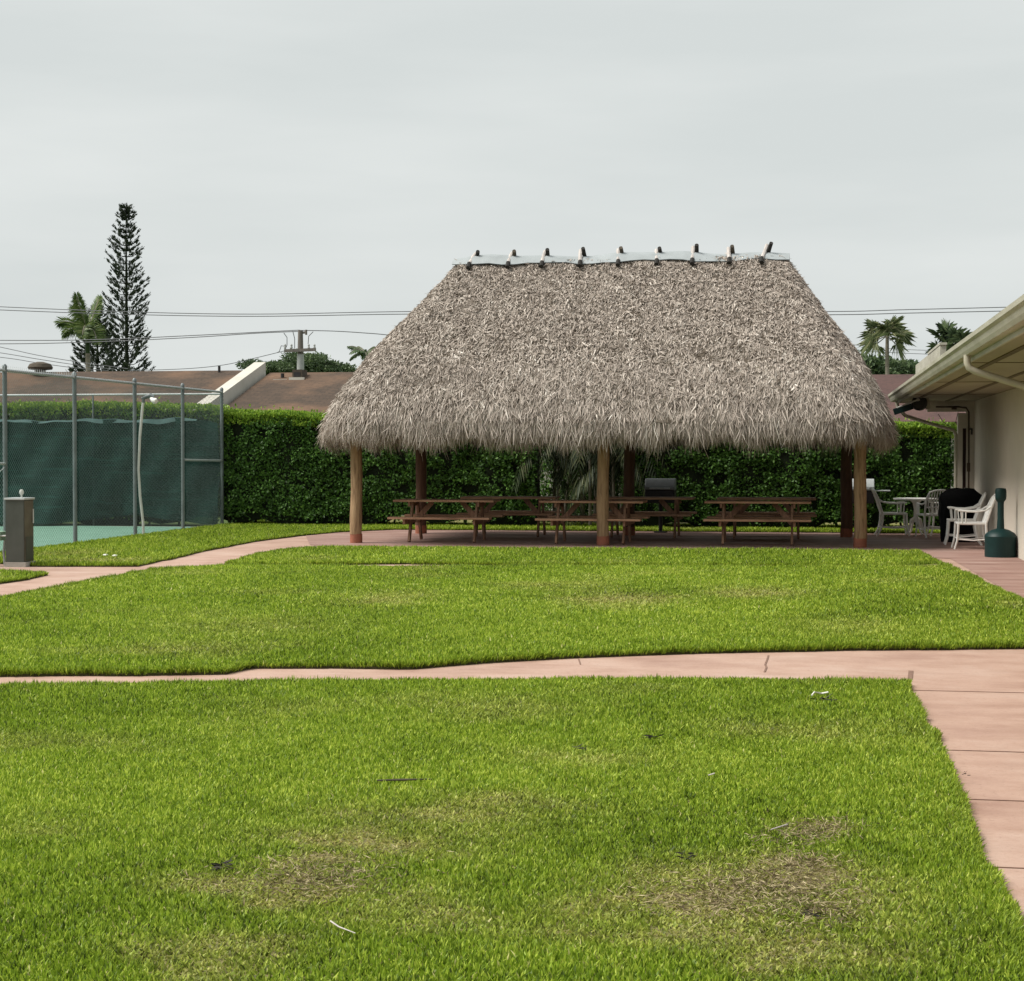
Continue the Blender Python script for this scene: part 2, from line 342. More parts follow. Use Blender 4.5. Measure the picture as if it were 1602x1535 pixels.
LAWN['C'] = [G(x, y) for x, y in ((352, 885), (480, 885), (560, 884), (640, 883), (720, 885), (900, 886.5), (1200, 887.5), (1350, 888), (1400, 887), (1468, 882), (1450, 872), (1434, 865))] + \
            [G(x, y, h) for x, y in ((1344, 861), (1200, 859), (1000, 858), (800, 857), (560, 855), (500, 855), (440, 860), (400, 867))]
_bk = [G(x, y) for x, y in ((62, 887), (215, 887), (270, 875), (330, 861), (400, 848), (460, 840), (530, 833.5), (560, 832))]
LAWN['D'] = _bk + [(-8.6, 35.15), (-4, 35.3), (0, 35.3), (3.2, 35.4), (3.2, 46), (-12.7, 46), (-12.7, 24.0)]
LAWN['E'] = [G(x, y) for x, y in ((-300, 960), (-100, 930), (0, 914), (40, 908), (76, 900), (0, 897), (-200, 896))]
NAMES = {'A': 'front', 'B': 'middle', 'C': 'pavilion', 'D': 'rear', 'E': 'side'}
for k in LAWN: LAWN[k] = ccw(LAWN[k])
def lawn_slab(p, name):
    # subdivided, slightly wobbling edge, 3 cm high turf base
    q = []
    for i in range(len(p)):
        a, b = np.array(p[i]), np.array(p[(i+1) % len(p)]); n = max(1, int(np.linalg.norm(b-a)/.08)); n = min(n, 160)
        for j in range(n): c = a+(b-a)*j/n; q.append(c)
    q = np.array(q); w = (vnoise(q[:, 0], q[:, 1], 2.3)-.5)*.05+(vnoise(q[:, 0], q[:, 1], 7.7)-.5)*.03
    q = q+w[:, None]
    n = len(q); b = MB(); b.v = [(x, y, -.01) for x, y in q]+[(x, y, .02) for x, y in q]
    b.f = [tuple(range(n, 2*n))]+[(i, (i+1) % n, n+(i+1) % n, n+i) for i in range(n)]
    o = b.build(name, M['soil']); o['kind'] = 'structure'; o.data.materials.append(M['edge_shade_soil'])
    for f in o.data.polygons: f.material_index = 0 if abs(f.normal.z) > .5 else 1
    return q
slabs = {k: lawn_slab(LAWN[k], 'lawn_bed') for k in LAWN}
# joints & cracks in the near walk
b = MB()
for px, py, px1 in ((1428, 1080, 1640), (1465, 1173, 1700), (1500, 1250, 1750), (1540, 1356, 1800), (1590, 1470, 1800)):
    x, y = G(px-20, py); b.box(x, 2.9, y-.003, y+.002, .001, .0042)
def crackline(pts, w):
    for (a, c) in zip(pts[:-1], pts[1:]): b.beam((*a, .0026), (*c, .0026), w, .003)
crackline([G(1202, 1026), G(1200, 1033), G(1197, 1040), G(1199, 1045), G(1196, 1052)], .014)
crackline([G(1425, 1050), G(1424, 1060), G(1421, 1068), G(1424, 1080)], .035)
crackline([G(905, 1031), G(908, 1040)], .01)
o = b.build('path_joints', M['joint']); o['kind'] = 'structure'
# ------------------------------------------------------------------ grass blades
def inpoly(x, y, poly):
    p = np.array(poly); c = np.zeros(len(x), bool); j = len(p)-1
    for i in range(len(p)):
        xi, yi, xj, yj = p[i][0], p[i][1], p[j][0], p[j][1]
        if yi != yj:
            c ^= ((yi > y) != (yj > y)) & (x < (xj-xi)*(y-yi)/(yj-yi)+xi)
        j = i
    return c
BARE = [(G(1230, 1372), (.24, .3), .72), (G(1150, 1400), (.32, .26), .55), (G(1270, 1310), (.25, .22), .55), (G(1100, 1420), (.4, .42), .6), (G(1300, 1420), (.35, .3), .45), (G(1060, 1370), (.3, .25), .4),
        (G(1200, 1480), (.5, .3), .45), (G(490, 1370), (.22, .10), .8), (G(550, 1330), (.45, .3), .6), (G(700, 1290), (.55, .35), .4), (G(400, 1400), (.35, .25), .5), (G(800, 1270), (.5, .3), .35),
        (G(640, 1450), (.5, .3), .3), (G(60, 1300), (.25, .3), .25), (G(330, 1500), (.3, .2), .35), (G(890, 1480), (.3, .2), .3), (G(900, 1190), (.4, .3), .3), (G(1230, 1150), (.5, .4), .3),
        (G(980, 940), (.7, .9), .4), (G(1180, 932), (.55, .8), .45), (G(600, 942), (.5, .9), .35), (G(400, 985), (.8, .9), .2), (G(1330, 985), (.5, .9), .2), (G(100, 870), (.6, .8), .35), (G(150, 880), (.8, .6), .4)]
def dryness(x, y):
    d = np.zeros(len(x)); wx = x+(fbm(x, y, 2.2)-.5)*.5; wy = y+(fbm(x+9, y+5, 2.2)-.5)*.7
    for (cx, cy), (rx, ry), s in BARE:
        d = np.maximum(d, s*np.exp(-(((wx-cx)/rx)**2+((wy-cy)/ry)**2)))
    d = d*(.55+.9*fbm(x, y, 5))
    d += np.clip(fbm(x+50, y, .7)-.6, 0, 1)*.9+np.clip(vnoise(x, y, 11)-.8, 0, 1)*.6*(fbm(x, y+30, .8) > .5)
    return np.clip(d, 0, 1)
VB, LB, SB, RB, DB = [], [], [], [], []; nv = 0
def blades(x, y, ln, wd, lean, lx, ly, rnd, dry, zlo=.015):
    global nv
    n = len(x); z0 = zlo+(.017-zlo)*RNG.random(n)
    ang = RNG.random(n)*6.283; W = np.stack([np.cos(ang), np.sin(ang), np.zeros(n)], 1)
    P = np.stack([x, y, z0], 1); D = unit(np.stack([lx*lean, ly*lean, np.ones(n)], 1))
    m = P+D*ln[:, None]*.55; D2 = unit(D+np.stack([lx*lean, ly*lean, -.25*lean], 1)*.9)
    t = m+D2*ln[:, None]*.45
    w = wd[:, None]/2
    V = np.stack([P-W*w, P+W*w, m+W*w*.85, m-W*w*.85, t], 1).reshape(-1, 3)
    i = np.arange(n)[:, None]*5+nv
    VB.append(V); LB.append(np.concatenate([i, i+1, i+2, i+3, i+3, i+2, i+4], 1).ravel()); SB.append(np.tile([4, 3], n)); RB.append(np.repeat(rnd, 5)); DB.append(np.repeat(dry, 5)); nv += 5*n
def cone(x, y, mg):
    cy, sy = math.cos(YAW), math.sin(YAW); dz = -x*sy+y*cy; dx = x*cy+y*sy
    return (dz > 4.2) & (np.abs(dx) < .297*dz*mg+.25)
def grass(poly, y0, y1, x0, x1, dens, wd, hgt):
    n = int((y1-y0)*(x1-x0)*dens)
    x = x0+RNG.random(n)*(x1-x0); y = y0+RNG.random(n)*(y1-y0)
    k = inpoly(x, y, poly); k &= cone(x, y, 1.03) | (RNG.random(n) < .1)
    x, y = x[k], y[k]; dry = dryness(x, y)
    k = RNG.random(len(x)) > dry*.3; x, y, dry = x[k], y[k], dry[k]; n = len(x)
    hn = .85+.25*fbm(x, y, 3.2)+.3*(vnoise(x, y, 18)-.5)
    ln = hgt*hn*(.65+.6*RNG.random(n))*(1-.6*np.clip(dry*1.2, 0, 1))
    lean = .1+.6*RNG.random(n)**1.4+dry*.9
    a = RNG.random(n)*6.283+2*(vnoise(x, y, 5)-.5)
    pn = fbm(x+20, y+70, .55)
    rnd = np.clip(.06+.88*RNG.random(n)+.35*(pn-.5)+.16*(vnoise(x, y, 6)-.5), 0, .955)
    rnd = np.where(RNG.random(n) < .006, 1., rnd)
    dd = np.clip(dry*1.35*(.45+.9*RNG.random(n)), 0, 1)
    blades(x, y, ln, wd*(.6+.8*RNG.random(n)), lean, np.cos(a), np.sin(a), rnd, dd)
def fringe(poly, per_m, wd, hgt):
    p = np.array(poly)
    for i in range(len(p)):
        a, b_ = p[i], p[(i+1) % len(p)]; Ln = np.linalg.norm(b_-a); n = int(Ln*per_m)
        if n < 1: continue
        t = RNG.random(n); d = (b_-a)/Ln; o_ = np.array([d[1], -d[0]])
        q = a+(b_-a)*t[:, None]-o_*(RNG.random(n)[:, None]*.07)
        k = cone(q[:, 0], q[:, 1], 1.05); q = q[k]; n = len(q)
        if not n: continue
        la = o_+(RNG.random((n, 2))-.5)*1.5
        ln = hgt*(.6+.7*RNG.random(n))*(.7+.6*vnoise(q[:, 0], q[:, 1], 4))
        blades(q[:, 0], q[:, 1], ln, wd*(.6+.7*RNG.random(n)), .1+.65*RNG.random(n), la[:, 0], la[:, 1], np.clip(.05+.75*RNG.random(n), 0, .95), np.zeros(n)+.12*RNG.random(n), 0.)
grass(slabs['A'], 4.2, 7.5, -6, 1, 14500, .0078, .033)
grass(slabs['A'], 7.5, 10, -8, 1, 10500, .0085, .036)
grass(slabs['A'], 10, 13.5, -9, 1, 8000, .0098, .042)
fringe(slabs['A'], 900, .008, .045)
grass(slabs['B'], 11.5, 17, -13, 2.7, 4600, .0125, .05)
grass(slabs['B'], 17, 24.9, -15, 2.7, 2700, .0165, .052)
fringe(slabs['B'], 1100, .010, .06)
grass(slabs['C'], 23.8, 30, -12, 2.5, 1500, .018, .06)
fringe(slabs['C'], 600, .013, .055)
grass(slabs['D'], 22, 38, -13, 3.2, 1100, .02, .065)
fringe(slabs['D'], 500, .014, .055)
grass(slabs['E'], 17, 24, -14, -8, 1600, .016, .06)
fringe(slabs['E'], 600, .012, .055)
V_ = np.concatenate(VB)
o = rawmesh('grass', V_, np.concatenate(LB), np.concatenate(SB), M['grass'], None, {'rnd': np.concatenate(RB), 'dry': np.concatenate(DB)}, (0, 0, 0))
tag(o, 'short mown green grass with dry brown patches on the lawns', 'grass', kind='stuff')
print('blades', len(V_)//5)
del VB, LB, SB, RB, DB, V_
# ================================================================== THATCHED PAVILION
HX, HY = -3.66, 31.85
hut = thing('thatched_pavilion', 'large open pavilion with palm thatched hip roof on six round wooden posts', 'pavilion', (HX, HY, 0))
A0, A1, B0, B1, ZR, ZE = 3.0, 4.97, .1, 2.78, 5.2, 2.13
def prof(v):
    bl = np.sin(np.pi*np.clip(v, 0, 1)**1.6)
    return A0+(A1-A0)*v+.17*bl, B0+(B1-B0)*v+.13*bl, .08+.95*v, ZR+(ZE-ZR)*v
def roofpt(s, v, off=0.):
    """s in [0,1) round the perimeter (front side first), v ridge->eave; returns point, outward horizontal normal"""
    a, b_, r, z = prof(v); a = a+off; b_ = b_+off; r = np.minimum(r+off, b_*.98)
    la, lb, lc = 2*(a-r), 2*(b_-r), np.pi/2*r; tot = 2*la+2*lb+4*lc
    t = np.asarray(s)*tot; x = np.zeros_like(t); y = np.zeros_like(t); nx = np.zeros_like(t); ny = np.zeros_like(t)
    segs = [('l', la), ('c', lc), ('l', lb), ('c', lc), ('l', la), ('c', lc), ('l', lb), ('c', lc)]
    acc = np.zeros_like(t)
    dirs = [(1, 0), (0, 1), (-1, 0), (0, -1)]; nrm = [(0, -1), (1, 0), (0, 1), (-1, 0)]
    st = [(-(a-r), -b_), (a, -(b_-r)), (a-r, b_), (-a, b_-r)]; cc = [(a-r, -(b_-r)), (a-r, b_-r), (-(a-r), b_-r), (-(a-r), -(b_-r))]
    for i, (ty, ln) in enumerate(segs):
        k = (t >= acc) & ((t < acc+ln) | (i == 7)); q = i//2; u = t-acc
        if ty == 'l':
            x = np.where(k, st[q][0]+dirs[q][0]*u, x); y = np.where(k, st[q][1]+dirs[q][1]*u, y); nx = np.where(k, nrm[q][0], nx); ny = np.where(k, nrm[q][1], ny)
        else:
            an = -np.pi/2+q*np.pi/2+u/np.maximum(r, 1e-6)
            x = np.where(k, cc[q][0]+r*np.cos(an), x); y = np.where(k, cc[q][1]+r*np.sin(an), y); nx = np.where(k, np.cos(an), nx); ny = np.where(k, np.sin(an), ny)
        acc = acc+ln
    sag = np.where(v < .08, 1, 0)*0
    return np.stack([HX+.14*(1-np.asarray(v))+x, HY+y, np.broadcast_to(z, x.shape)+0.], -1), np.stack([nx, ny, np.zeros_like(nx)], -1)
NS, NV = 200, 24
S_ = np.arange(NS)/NS
def shell(name, off, mat, flip, zoff=0., parent=hut, v0=0., v1=1.):
    rows = []
    for j in range(NV+1):
        v = v0+(v1-v0)*j/NV; p, n_ = roofpt(S_, np.full(NS, v), off); p = p.copy(); p[:, 2] += zoff
        if not flip: p += n_*((fbm(S_*40, np.full(NS, v*6), 1)-.5)*.09)[:, None]
        rows.append(p)
    b = MB(); b.v = [tuple(q) for r_ in rows for q in r_]
    for j in range(NV):
        for k in range(NS):
            k2 = (k+1) % NS; f = (j*NS+k, (j+1)*NS+k, (j+1)*NS+k2, j*NS+k2); b.f.append(f[::-1] if flip else f)
    return b
roof = shell('thatch_roof', 0, None, False)
inner = shell('x', -.16, None, True, -.10)
nb = len(roof.v); roof.v += inner.v; roof.f += [tuple(i+nb for i in f) for f in inner.f]
for k in range(NS): roof.f.append((NV*NS+k, nb+NV*NS+k, nb+NV*NS+(k+1) % NS, NV*NS+(k+1) % NS))
roof.f.append(tuple(range(NS)))
ro = roof.build('thatch_roof', M['thatch_base'], hut)
def strands(n, vlo, vhi, ln, wd, spread, lift, hang, vpow=1.):
    s = RNG.random(n); keep = (s < .68) | (s > .8) | (RNG.random(n) < .35)
    s = s[keep]; n = len(s); v = vlo+(vhi-vlo)*RNG.random(n)**vpow
    p, nn = roofpt(s, v); nx2 = nn[:, :1]**2; D = unit(nn*((A1-A0)*nx2+(B1-B0)*(1-nx2)+.5*np.cos(np.pi*v)[:, None]*.8)+np.array([0, 0, ZE-ZR]))
    T = np.cross(nn, [0, 0, 1.]); Nr = unit(np.cross(D, T)); Nr *= np.sign((Nr*nn).sum(1, keepdims=True))
    wob = (fbm(s*40, v*6, 1)-.5)*.09+(fbm(s*150, v*18, 1)-.5)*.06
    p = p+nn*wob[:, None]+Nr*(RNG.random(n)[:, None]*.035-.012)
    hg = np.broadcast_to(hang, n)[:, None]
    D = unit(D*(1-hg)+np.array([0, 0, -1.])*hg)
    a = RNG.normal(0, spread, n)[:, None]
    D2 = unit(D*np.cos(a)+T*np.sin(a)+Nr*(lift*RNG.random(n))[:, None])
    tw = RNG.normal(0, .8, n)[:, None]; Wd = unit(np.cross(D2, Nr)*np.cos(tw)+Nr*np.sin(tw))
    L_ = ln*(.5+RNG.random(n))*np.where(v > .9, .55+1.1*fbm(s*90, v*0+3, 1), 1); bend = Nr*(RNG.normal(-.2, .22, n)*L_)[:, None]+T*(RNG.normal(0, .12, n)*L_)[:, None]
    col = np.clip(RNG.beta(1.9, 1.8, n)*.92+.3*(fbm(s*60, v*9, 1)-.5)+.3*(fbm(s*260, v*22, 1)-.5)+.04, 0, 1)
    return p, D2, Wd, L_, wd*(.5+RNG.random(n)), bend, col
lv = Leaves()
for a in (strands(185000, .0, .86, .085, .019, .55, .24, 0), strands(30000, .0, .9, .12, .013, .9, .4, 0), strands(60000, .66, .97, .18, .014, .3, .22, .12), strands(52000, .92, 1.0, .27, .0115, .2, .14, .68)):
    lv.strips(*a[:6], rnd=a[6])
lv.build('thatch_fringe', M['thatch'], hut)
# ragged inner fringe below the eave
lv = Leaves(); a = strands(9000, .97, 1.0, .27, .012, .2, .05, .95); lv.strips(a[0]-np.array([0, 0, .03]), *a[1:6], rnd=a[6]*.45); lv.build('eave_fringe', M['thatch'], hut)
# ridge sheet, crossed ridge sticks
b = MB(); xs = np.linspace(-2.98, 3.25, 27)
pr = []
for x in xs:
    dz = .03*math.sin(x*2.1)+.015*math.sin(x*5+1)-.05*(abs(x)/3.2)**6; dl = .02*math.sin(x*3.3+2)+.012*math.sin(x*9)
    pr.append([(HX+x, HY-.24-dl, ZR-.07+dz*.5-dl), (HX+x, HY-.12, ZR+.05+dz), (HX+x, HY, ZR+.10+dz), (HX+x, HY+.12, ZR+.05+dz), (HX+x, HY+.24+dl, ZR-.07+dz*.5)])
for r_ in pr: b.v += r_
for r_ in pr: b.v += [(p[0], p[1]*.97+HY*.03, p[2]-.012) for p in r_]
n1 = len(xs)*5
for i in range(len(xs)-1):
    for j in range(4):
        q = (i*5+j, (i+1)*5+j, (i+1)*5+j+1, i*5+j+1); b.f.append(q); b.f.append(tuple(n1+t for t in q[::-1]))
b.build('ridge_cap', M['cap'], hut, smooth=True)
for i, px in enumerate((741, 799, 851, 908, 967, 1027, 1084, 1140, 1197)):
    x = PY(px, 400, HY).x; lean = random.uniform(-.03, .03)+(.05 if i in (0, 8) else 0); k = random.uniform(-.03, .03)
    z0 = ZR+.08
    b = MB(); b.tube([(x-lean, HY-.27, z0-.17), (x, HY, z0+.02), (x+lean*.5, HY+.13, z0+.11+k)], [.038, .038, .035], 8)
    st = b.build('ridge_stick', M['pole_pale'], hut, smooth=True)
    d = Vector((0, -.3, -.25)).normalized()
    p = Vector((x-lean, HY-.27, z0-.17)); b = MB(); b.tube([p-d*.06, p+d*.09], [.042, .0415], 8); b.build('stick_end', M['pole_dark'], st, smooth=True)
    x2 = x+.07
    b = MB(); b.tube([(x2-lean, HY+.27, z0-.17), (x2, HY, z0+.03), (x2+.01+lean*.6, HY-.12, z0+.12+k)], [.036, .038, .036], 8)
    st = b.build('ridge_stick', M['pole_dark'] if i % 3 != 1 else M['pole_brown'], hut, smooth=True)
# posts
def post(x, y, r_, mat, top, parent=hut, lean=0):
    b = MB(); zs = np.linspace(0.16, top, 9)
    b.tube([(x+lean*z+.008*math.sin(z*3+x), y+.008*math.sin(z*2.3+y), z) for z in zs], [r_*(1.04-.035*z)+.004*math.sin(z*7+x) for z in zs], 16)
    po = b.build('post', mat, parent, smooth=True)
    b = MB(); b.tube([(x, y, 0), (x, y, .17)], [r_*1.07, r_*1.06], 16); b.build('post_foot', M['foot'], po, smooth=True)
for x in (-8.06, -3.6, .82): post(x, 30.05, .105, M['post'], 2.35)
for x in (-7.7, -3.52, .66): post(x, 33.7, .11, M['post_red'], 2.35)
b = MB()
for y in (30.05, 33.7): b.tube([(-8.4, y, 2.33), (1.2, y, 2.33)], .075, 10)
for x in (-7.8, -3.55, .75): b.tube([(x, 29.7, 2.42), (x, 34.0, 2.42)], .06, 10)
b.build('eave_beam', M['post_red'], hut, smooth=True)
b = MB()
for i in range(15):
    x = -7.7+i*8.2/14
    for sgn in (-1, 1):
        b.tube([(HX+(x-HX)*.98, HY+sgn*2.35, 2.18), (HX+(x-HX)*.72, HY+sgn*.25, 4.55)], .035, 6)
b.build('rafter', M['post_red'], hut, smooth=True)
# ================================================================== PICNIC TABLES
def make_table():
    t = thing('picnic_table', 'x', 'picnic table', group='wooden picnic tables under the thatched pavilion')
    Lh = .93
    b = MB()
    for i in range(5): y = -.30+i*.15; b.box(-Lh+.003*i, Lh-.004*(i % 2), y-.069, y+.069, .722, .76)
    b.build('tabletop', M['table'], t, bevel=.004)
    for sg in (-1, 1):
        b = MB()
        for o_ in (-.074, .074): b.box(-Lh, Lh, sg*.66+o_-.069, sg*.66+o_+.069, .422, .46)
        b.build('bench', M['table'], t, bevel=.004)
    for sx in (-1, 1):
        x = sx*.6
        for sg in (-1, 1):
            b = MB(); b.beam((x, sg*.5, 0), (x, sg*.2, .70), .04, .10, up=(0, 1, 0)); b.build('leg', M['table_leg'], t, bevel=.003)
        b = MB(); b.box(x+sx*.021, x+sx*.061, -.74, .74, .33, .421); b.build('crossbeam', M['table_leg'], t)
        b = MB(); b.box(x+sx*.021, x+sx*.059, -.34, .34, .64, .721); b.build('top_cleat', M['table_leg'], t)
        b = MB(); b.beam((x-sx*.0, 0, .36), (x-sx*.32, 0, .715), .09, .038, up=(0, 1, 0)); b.build('brace', M['table_leg'], t)
    return t
tp = make_table()
TB = [(G(693, 851), (-6.58, 30.95), 'picnic table in the front row beside the left front post'),
      (None, (-3.86, 30.8), 'picnic table standing behind the middle front post of the pavilion'),
      (None, (-.94, 31.0), 'picnic table in the front row nearest the right front post'),
      (None, (-5.78, 33.15), 'rear row picnic table half hidden behind the left and middle tables'),
      (None, (-3.15, 33.2), 'rear row picnic table in front of the black barbecue'),
      (None, (-.85, 33.3), 'rear row picnic table hidden behind the right front table')]
for i, (_, (x, y), lb) in enumerate(TB):
    place(tp, (x, y, .005), R((0, -1, .5, 1, -.5, 1)[i]), lb, first=(i == 0))
# ================================================================== BARBECUES
def make_bbq(name, label, loc, lid, body, rz=0, shelf=False):
    t = thing(name, label, 'barbecue', (0, 0, 0), rz=0)
    b = MB(); b.tube([(0, 0, 0), (0, 0, .6)], .04, 12); b.build('pedestal', body, t, smooth=True)
    b = MB(); b.lathe([(.14, 0), (.14, .015), (.05, .03)]); b.build('base_plate', body, t)
    b = MB(); b.box(-.3, .3, -.22, .22, .6, .86); b.build('firebox', body, t, bevel=.015)
    b = MB()
    pts = [(-.23, .865), (-.235, .93), (-.13, 1.09), (.16, 1.09), (.23, .93), (.23, .865)]
    b.v = [(x, y, z) for x in (-.3, .3) for y, z in pts]; n = 6
    b.f = [tuple(range(n)), tuple(range(2*n-1, n-1, -1))]+[(i, n+i, n+(i+1) % n, (i+1) % n) for i in range(n)]
    l_ = b.build('lid', lid, t, bevel=.008)
    b = MB(); b.tube([(-.2, -.235, .9), (-.2, -.28, .9), (.2, -.28, .9), (.2, -.235, .9)], .011, 8); b.build('handle', M['galv_light'], l_, smooth=True)
    if shelf:
        b = MB(); b.box(.305, .62, -.18, .18, .845, .865); b.build('side_shelf', M['galv_light'], t, bevel=.004)
    t.location = loc; t.rotation_euler = (0, 0, rz); return t
x, y = G(1029, 836)
make_bbq('barbecue_grill', 'black pedestal barbecue with grey lid behind the rear tables', (x, 34.9, .005), M['greylid'], M['black'])
make_bbq('barbecue_grill', 'barbecue with pale lid and side shelf behind the right posts', (.93, 35.3, .005), M['galv_light'], M['black'], shelf=True)
# ================================================================== PATIO FURNITURE
def make_chair():
    t = thing('patio_chair', 'x', 'chair', group='white metal patio chairs'); w = .25   # faces +X
    for sg in (-1, 1):
        y = sg*w
        b = MB(); b.tube([(.24, y, .43), (.245, y, .3), (.26, y, .14), (.30, y, .0)], [.02, .02, .018, .016], 8); b.build('leg', M['white'], t, smooth=True)
        b = MB(); b.tube([(-.21, y, .43), (-.215, y, .3), (-.25, y, .12), (-.32, y, .0)], [.022, .022, .02, .018], 8); b.build('leg', M['white'], t, smooth=True)
        b = MB(); b.tube([(-.30, y, .72), (-.2, y, .655), (-.05, y, .63), (.1, y, .635), (.2, y, .65), (.25, y, .645)], .015, 8)
        b.tube([(.2, y, .645), (.18, y, .43)], .012, 6); b.tube([(.12, y, .636), (.12, y, .43)], .012, 6)
        b.build('armrest', M['white'], t, smooth=True)
        b = MB(); b.tube([(.255, y, .17), (-.01, y, .15), (-.235, y, .17)], .012, 6); b.build('stretcher', M['white'], t, smooth=True)
    b = MB(); b.tube([(.255, -w, .18), (.255, w, .18)], .012, 6); b.build('stretcher', M['white'], t, smooth=True); b = MB(); b.tube([(-.24, -w, .17), (-.24, w, .17)], .012, 6); b.build('stretcher', M['white'], t, smooth=True)
    b = MB(); b.tube([(.245, -w, .43), (.245, w, .43), (-.22, w, .43), (-.22, -w, .43), (.245, -w, .43)], .019, 8)
    for i in range(9): y = -w+.05*i+.05; b.box(-.22, .24, y-.017, y+.017, .428, .438)
    b.build('seat', M['white'], t, smooth=True)
    b = MB()
    b.tube([(-.21, -w, .43), (-.25, -w, .55), (-.31, -w*.98, .75), (-.37, -w*.8, .87), (-.385, -w*.4, .9), (-.39, 0, .91), (-.385, w*.4, .9), (-.37, w*.8, .87), (-.31, w*.98, .75), (-.25, w, .55), (-.21, w, .43)], .02, 8)
    for i in range(9):
        y = -.2+.05*i; b.tube([(-.215, y*.7, .44), (-.27, y*1.0, .6), (-.335, y*1.05, .77), (-.375, y, .885)], .013, 5)
    for zz, xx in ((.58, -.262), (.74, -.315)): b.tube([(xx, -w*.98, zz), (xx, w*.98, zz)], .013, 5)
    b.build('backrest', M['white'], t, smooth=True)
    return t
ch = make_chair()
z0 = .006
place(ch, (1.56, 34.45, z0), R(3), 'white chair left of the round table beside the hedge', first=True)
place(ch, (2.30, 33.85, z0), R(105), 'white chair with its back to the lawn in front of the round table')
place(ch, (2.55, 34.55, z0), R(185), 'white chair right of the round table beside the covered grill')
place(ch, (2.62, 31.3, z0), R(178), 'white chair against the cream wall partly behind another chair')
place(ch, (2.66, 30.0, z0), R(181), 'nearest white chair against the cream wall beside the ash bin')
t = thing('patio_table', 'round white patio table among the chairs at the corner', 'table', (2.02, 34.75, z0))
cx, cy = 2.02, 34.75
b = MB(); b.lathe([(.38, .685), (.43, .69), (.44, .705), (.435, .72), (.0, .722)], (cx, cy, z0), 36); b.build('tabletop', M['white'], t, smooth=True)
b = MB(); b.lathe([(.06, .25), (.045, .35), (.04, .5), (.06, .62), (.12, .684)], (cx, cy, z0), 16); b.build('pedestal', M['white'], t, smooth=True)
for k in range(4):
    a = k*math.pi/2+.5; c_, s_ = math.cos(a), math.sin(a); b = MB()
    b.tube([(cx+c_*q, cy+s_*q, z0+z) for q, z in ((.03, .34), (.1, .3), (.13, .2), (.16, .08), (.24, .02))], [.028, .03, .024, .022, .02], 8); b.build('leg', M['white'], t, smooth=True)
# covered grill
b = MB(); nn = 28
def rr(hw, hd, k, e=.35):
    a = 2*math.pi*k/nn; c_, s_ = math.cos(a), math.sin(a); return hw*math.copysign(abs(c_)**e, c_), hd*math.copysign(abs(s_)**e, s_)
lev = [(0, .29, .25), (.08, .30, .26), (.3, .31, .27), (.5, .33, .28), (.66, .36, .29), (.78, .385, .29), (.85, .37, .28), (.9, .3, .25), (.945, .25, .2), (.96, .1, .1)]
for z, hw, hd in lev:
    for k in range(nn):
        x, y = rr(hw, hd, k); wv = 1+.035*math.sin(k*2.3+z*4)+.02*math.sin(k*5.1+z*9)+(.015*math.sin(k*3) if z < .2 else 0)
        sh = .05 if z > .6 else 0
        b.v.append((2.62+x*wv+sh, 32.3+y*wv, z0+z*(1+.02*math.sin(k*.9))))
for i in range(len(lev)-1):
    for k in range(nn): k2 = (k+1) % nn; b.f.append((i*nn+k, i*nn+k2, (i+1)*nn+k2, (i+1)*nn+k))
b.f.append(tuple(range((len(lev)-1)*nn, len(lev)*nn))); b.f.append(tuple(range(nn))[::-1])
tag(b.build('covered_grill', M['cover'], smooth=True), 'grill under a black fabric cover beside the wall chairs', 'covered grill')
# ash receptacle
ax, ay = 2.9, 27.75
t = thing('ash_receptacle', 'dark green plastic cigarette bin with tall neck against the cream wall', 'cigarette bin', (ax, ay, .005))
b = MB(); b.lathe([(.235, 0), (.24, .02), (.24, .3), (.245, .32), (.235, .34), (.21, .375), (.13, .42), (.06, .44)], (ax, ay, .005), 32); b.build('base', M['ash'], t, smooth=True)
b = MB(); b.lathe([(.058, .43), (.05, .6), (.048, .82), (.05, .86)], (ax, ay, .005), 20); b.build('neck', M['ash'], t, smooth=True)
b = MB(); b.lathe([(.05, .85), (.082, .9), (.086, .93), (.086, 1.03), (.075, 1.065), (.02, 1.075)], (ax, ay, .005), 20); b.build('head', M['ash'], t, smooth=True)
# ================================================================== CLUBHOUSE
WX = 3.15
cl = thing('clubhouse', 'low cream stucco building with wide flat eave and gutter', 'building', (WX, 20, 0))
b = MB(); b.box(WX, 12, 3, 35.6, 0, 2.64); b.build('wall', M['stucco'], cl)
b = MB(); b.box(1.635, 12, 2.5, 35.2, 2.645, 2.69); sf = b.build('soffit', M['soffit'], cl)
b = MB()
for x in (1.98, 2.62): b.box(x-.035, x+.035, 2.5, 35.1, 2.635, 2.6449)
for y in (9, 14.5, 20, 25.5, 31): b.box(1.67, 3.14, y-.02, y+.02, 2.638, 2.6448)
b.build('soffit_seam', M['seam'], sf)
b = MB(); b.v = [(1.54, 2.4, 2.70), (1.54, 35.3, 2.70), (12, 35.3, 6.0), (12, 2.4, 6.0), (1.54, 2.4, 2.735), (1.54, 35.3, 2.735), (12, 35.3, 6.05), (12, 2.4, 6.05)]
b.f = [(0, 1, 2, 3), (4, 7, 6, 5), (0, 4, 5, 1), (1, 5, 6, 2), (3, 2, 6, 7), (0, 3, 7, 4)]; b.build('roof', M['shingle_red'], cl)
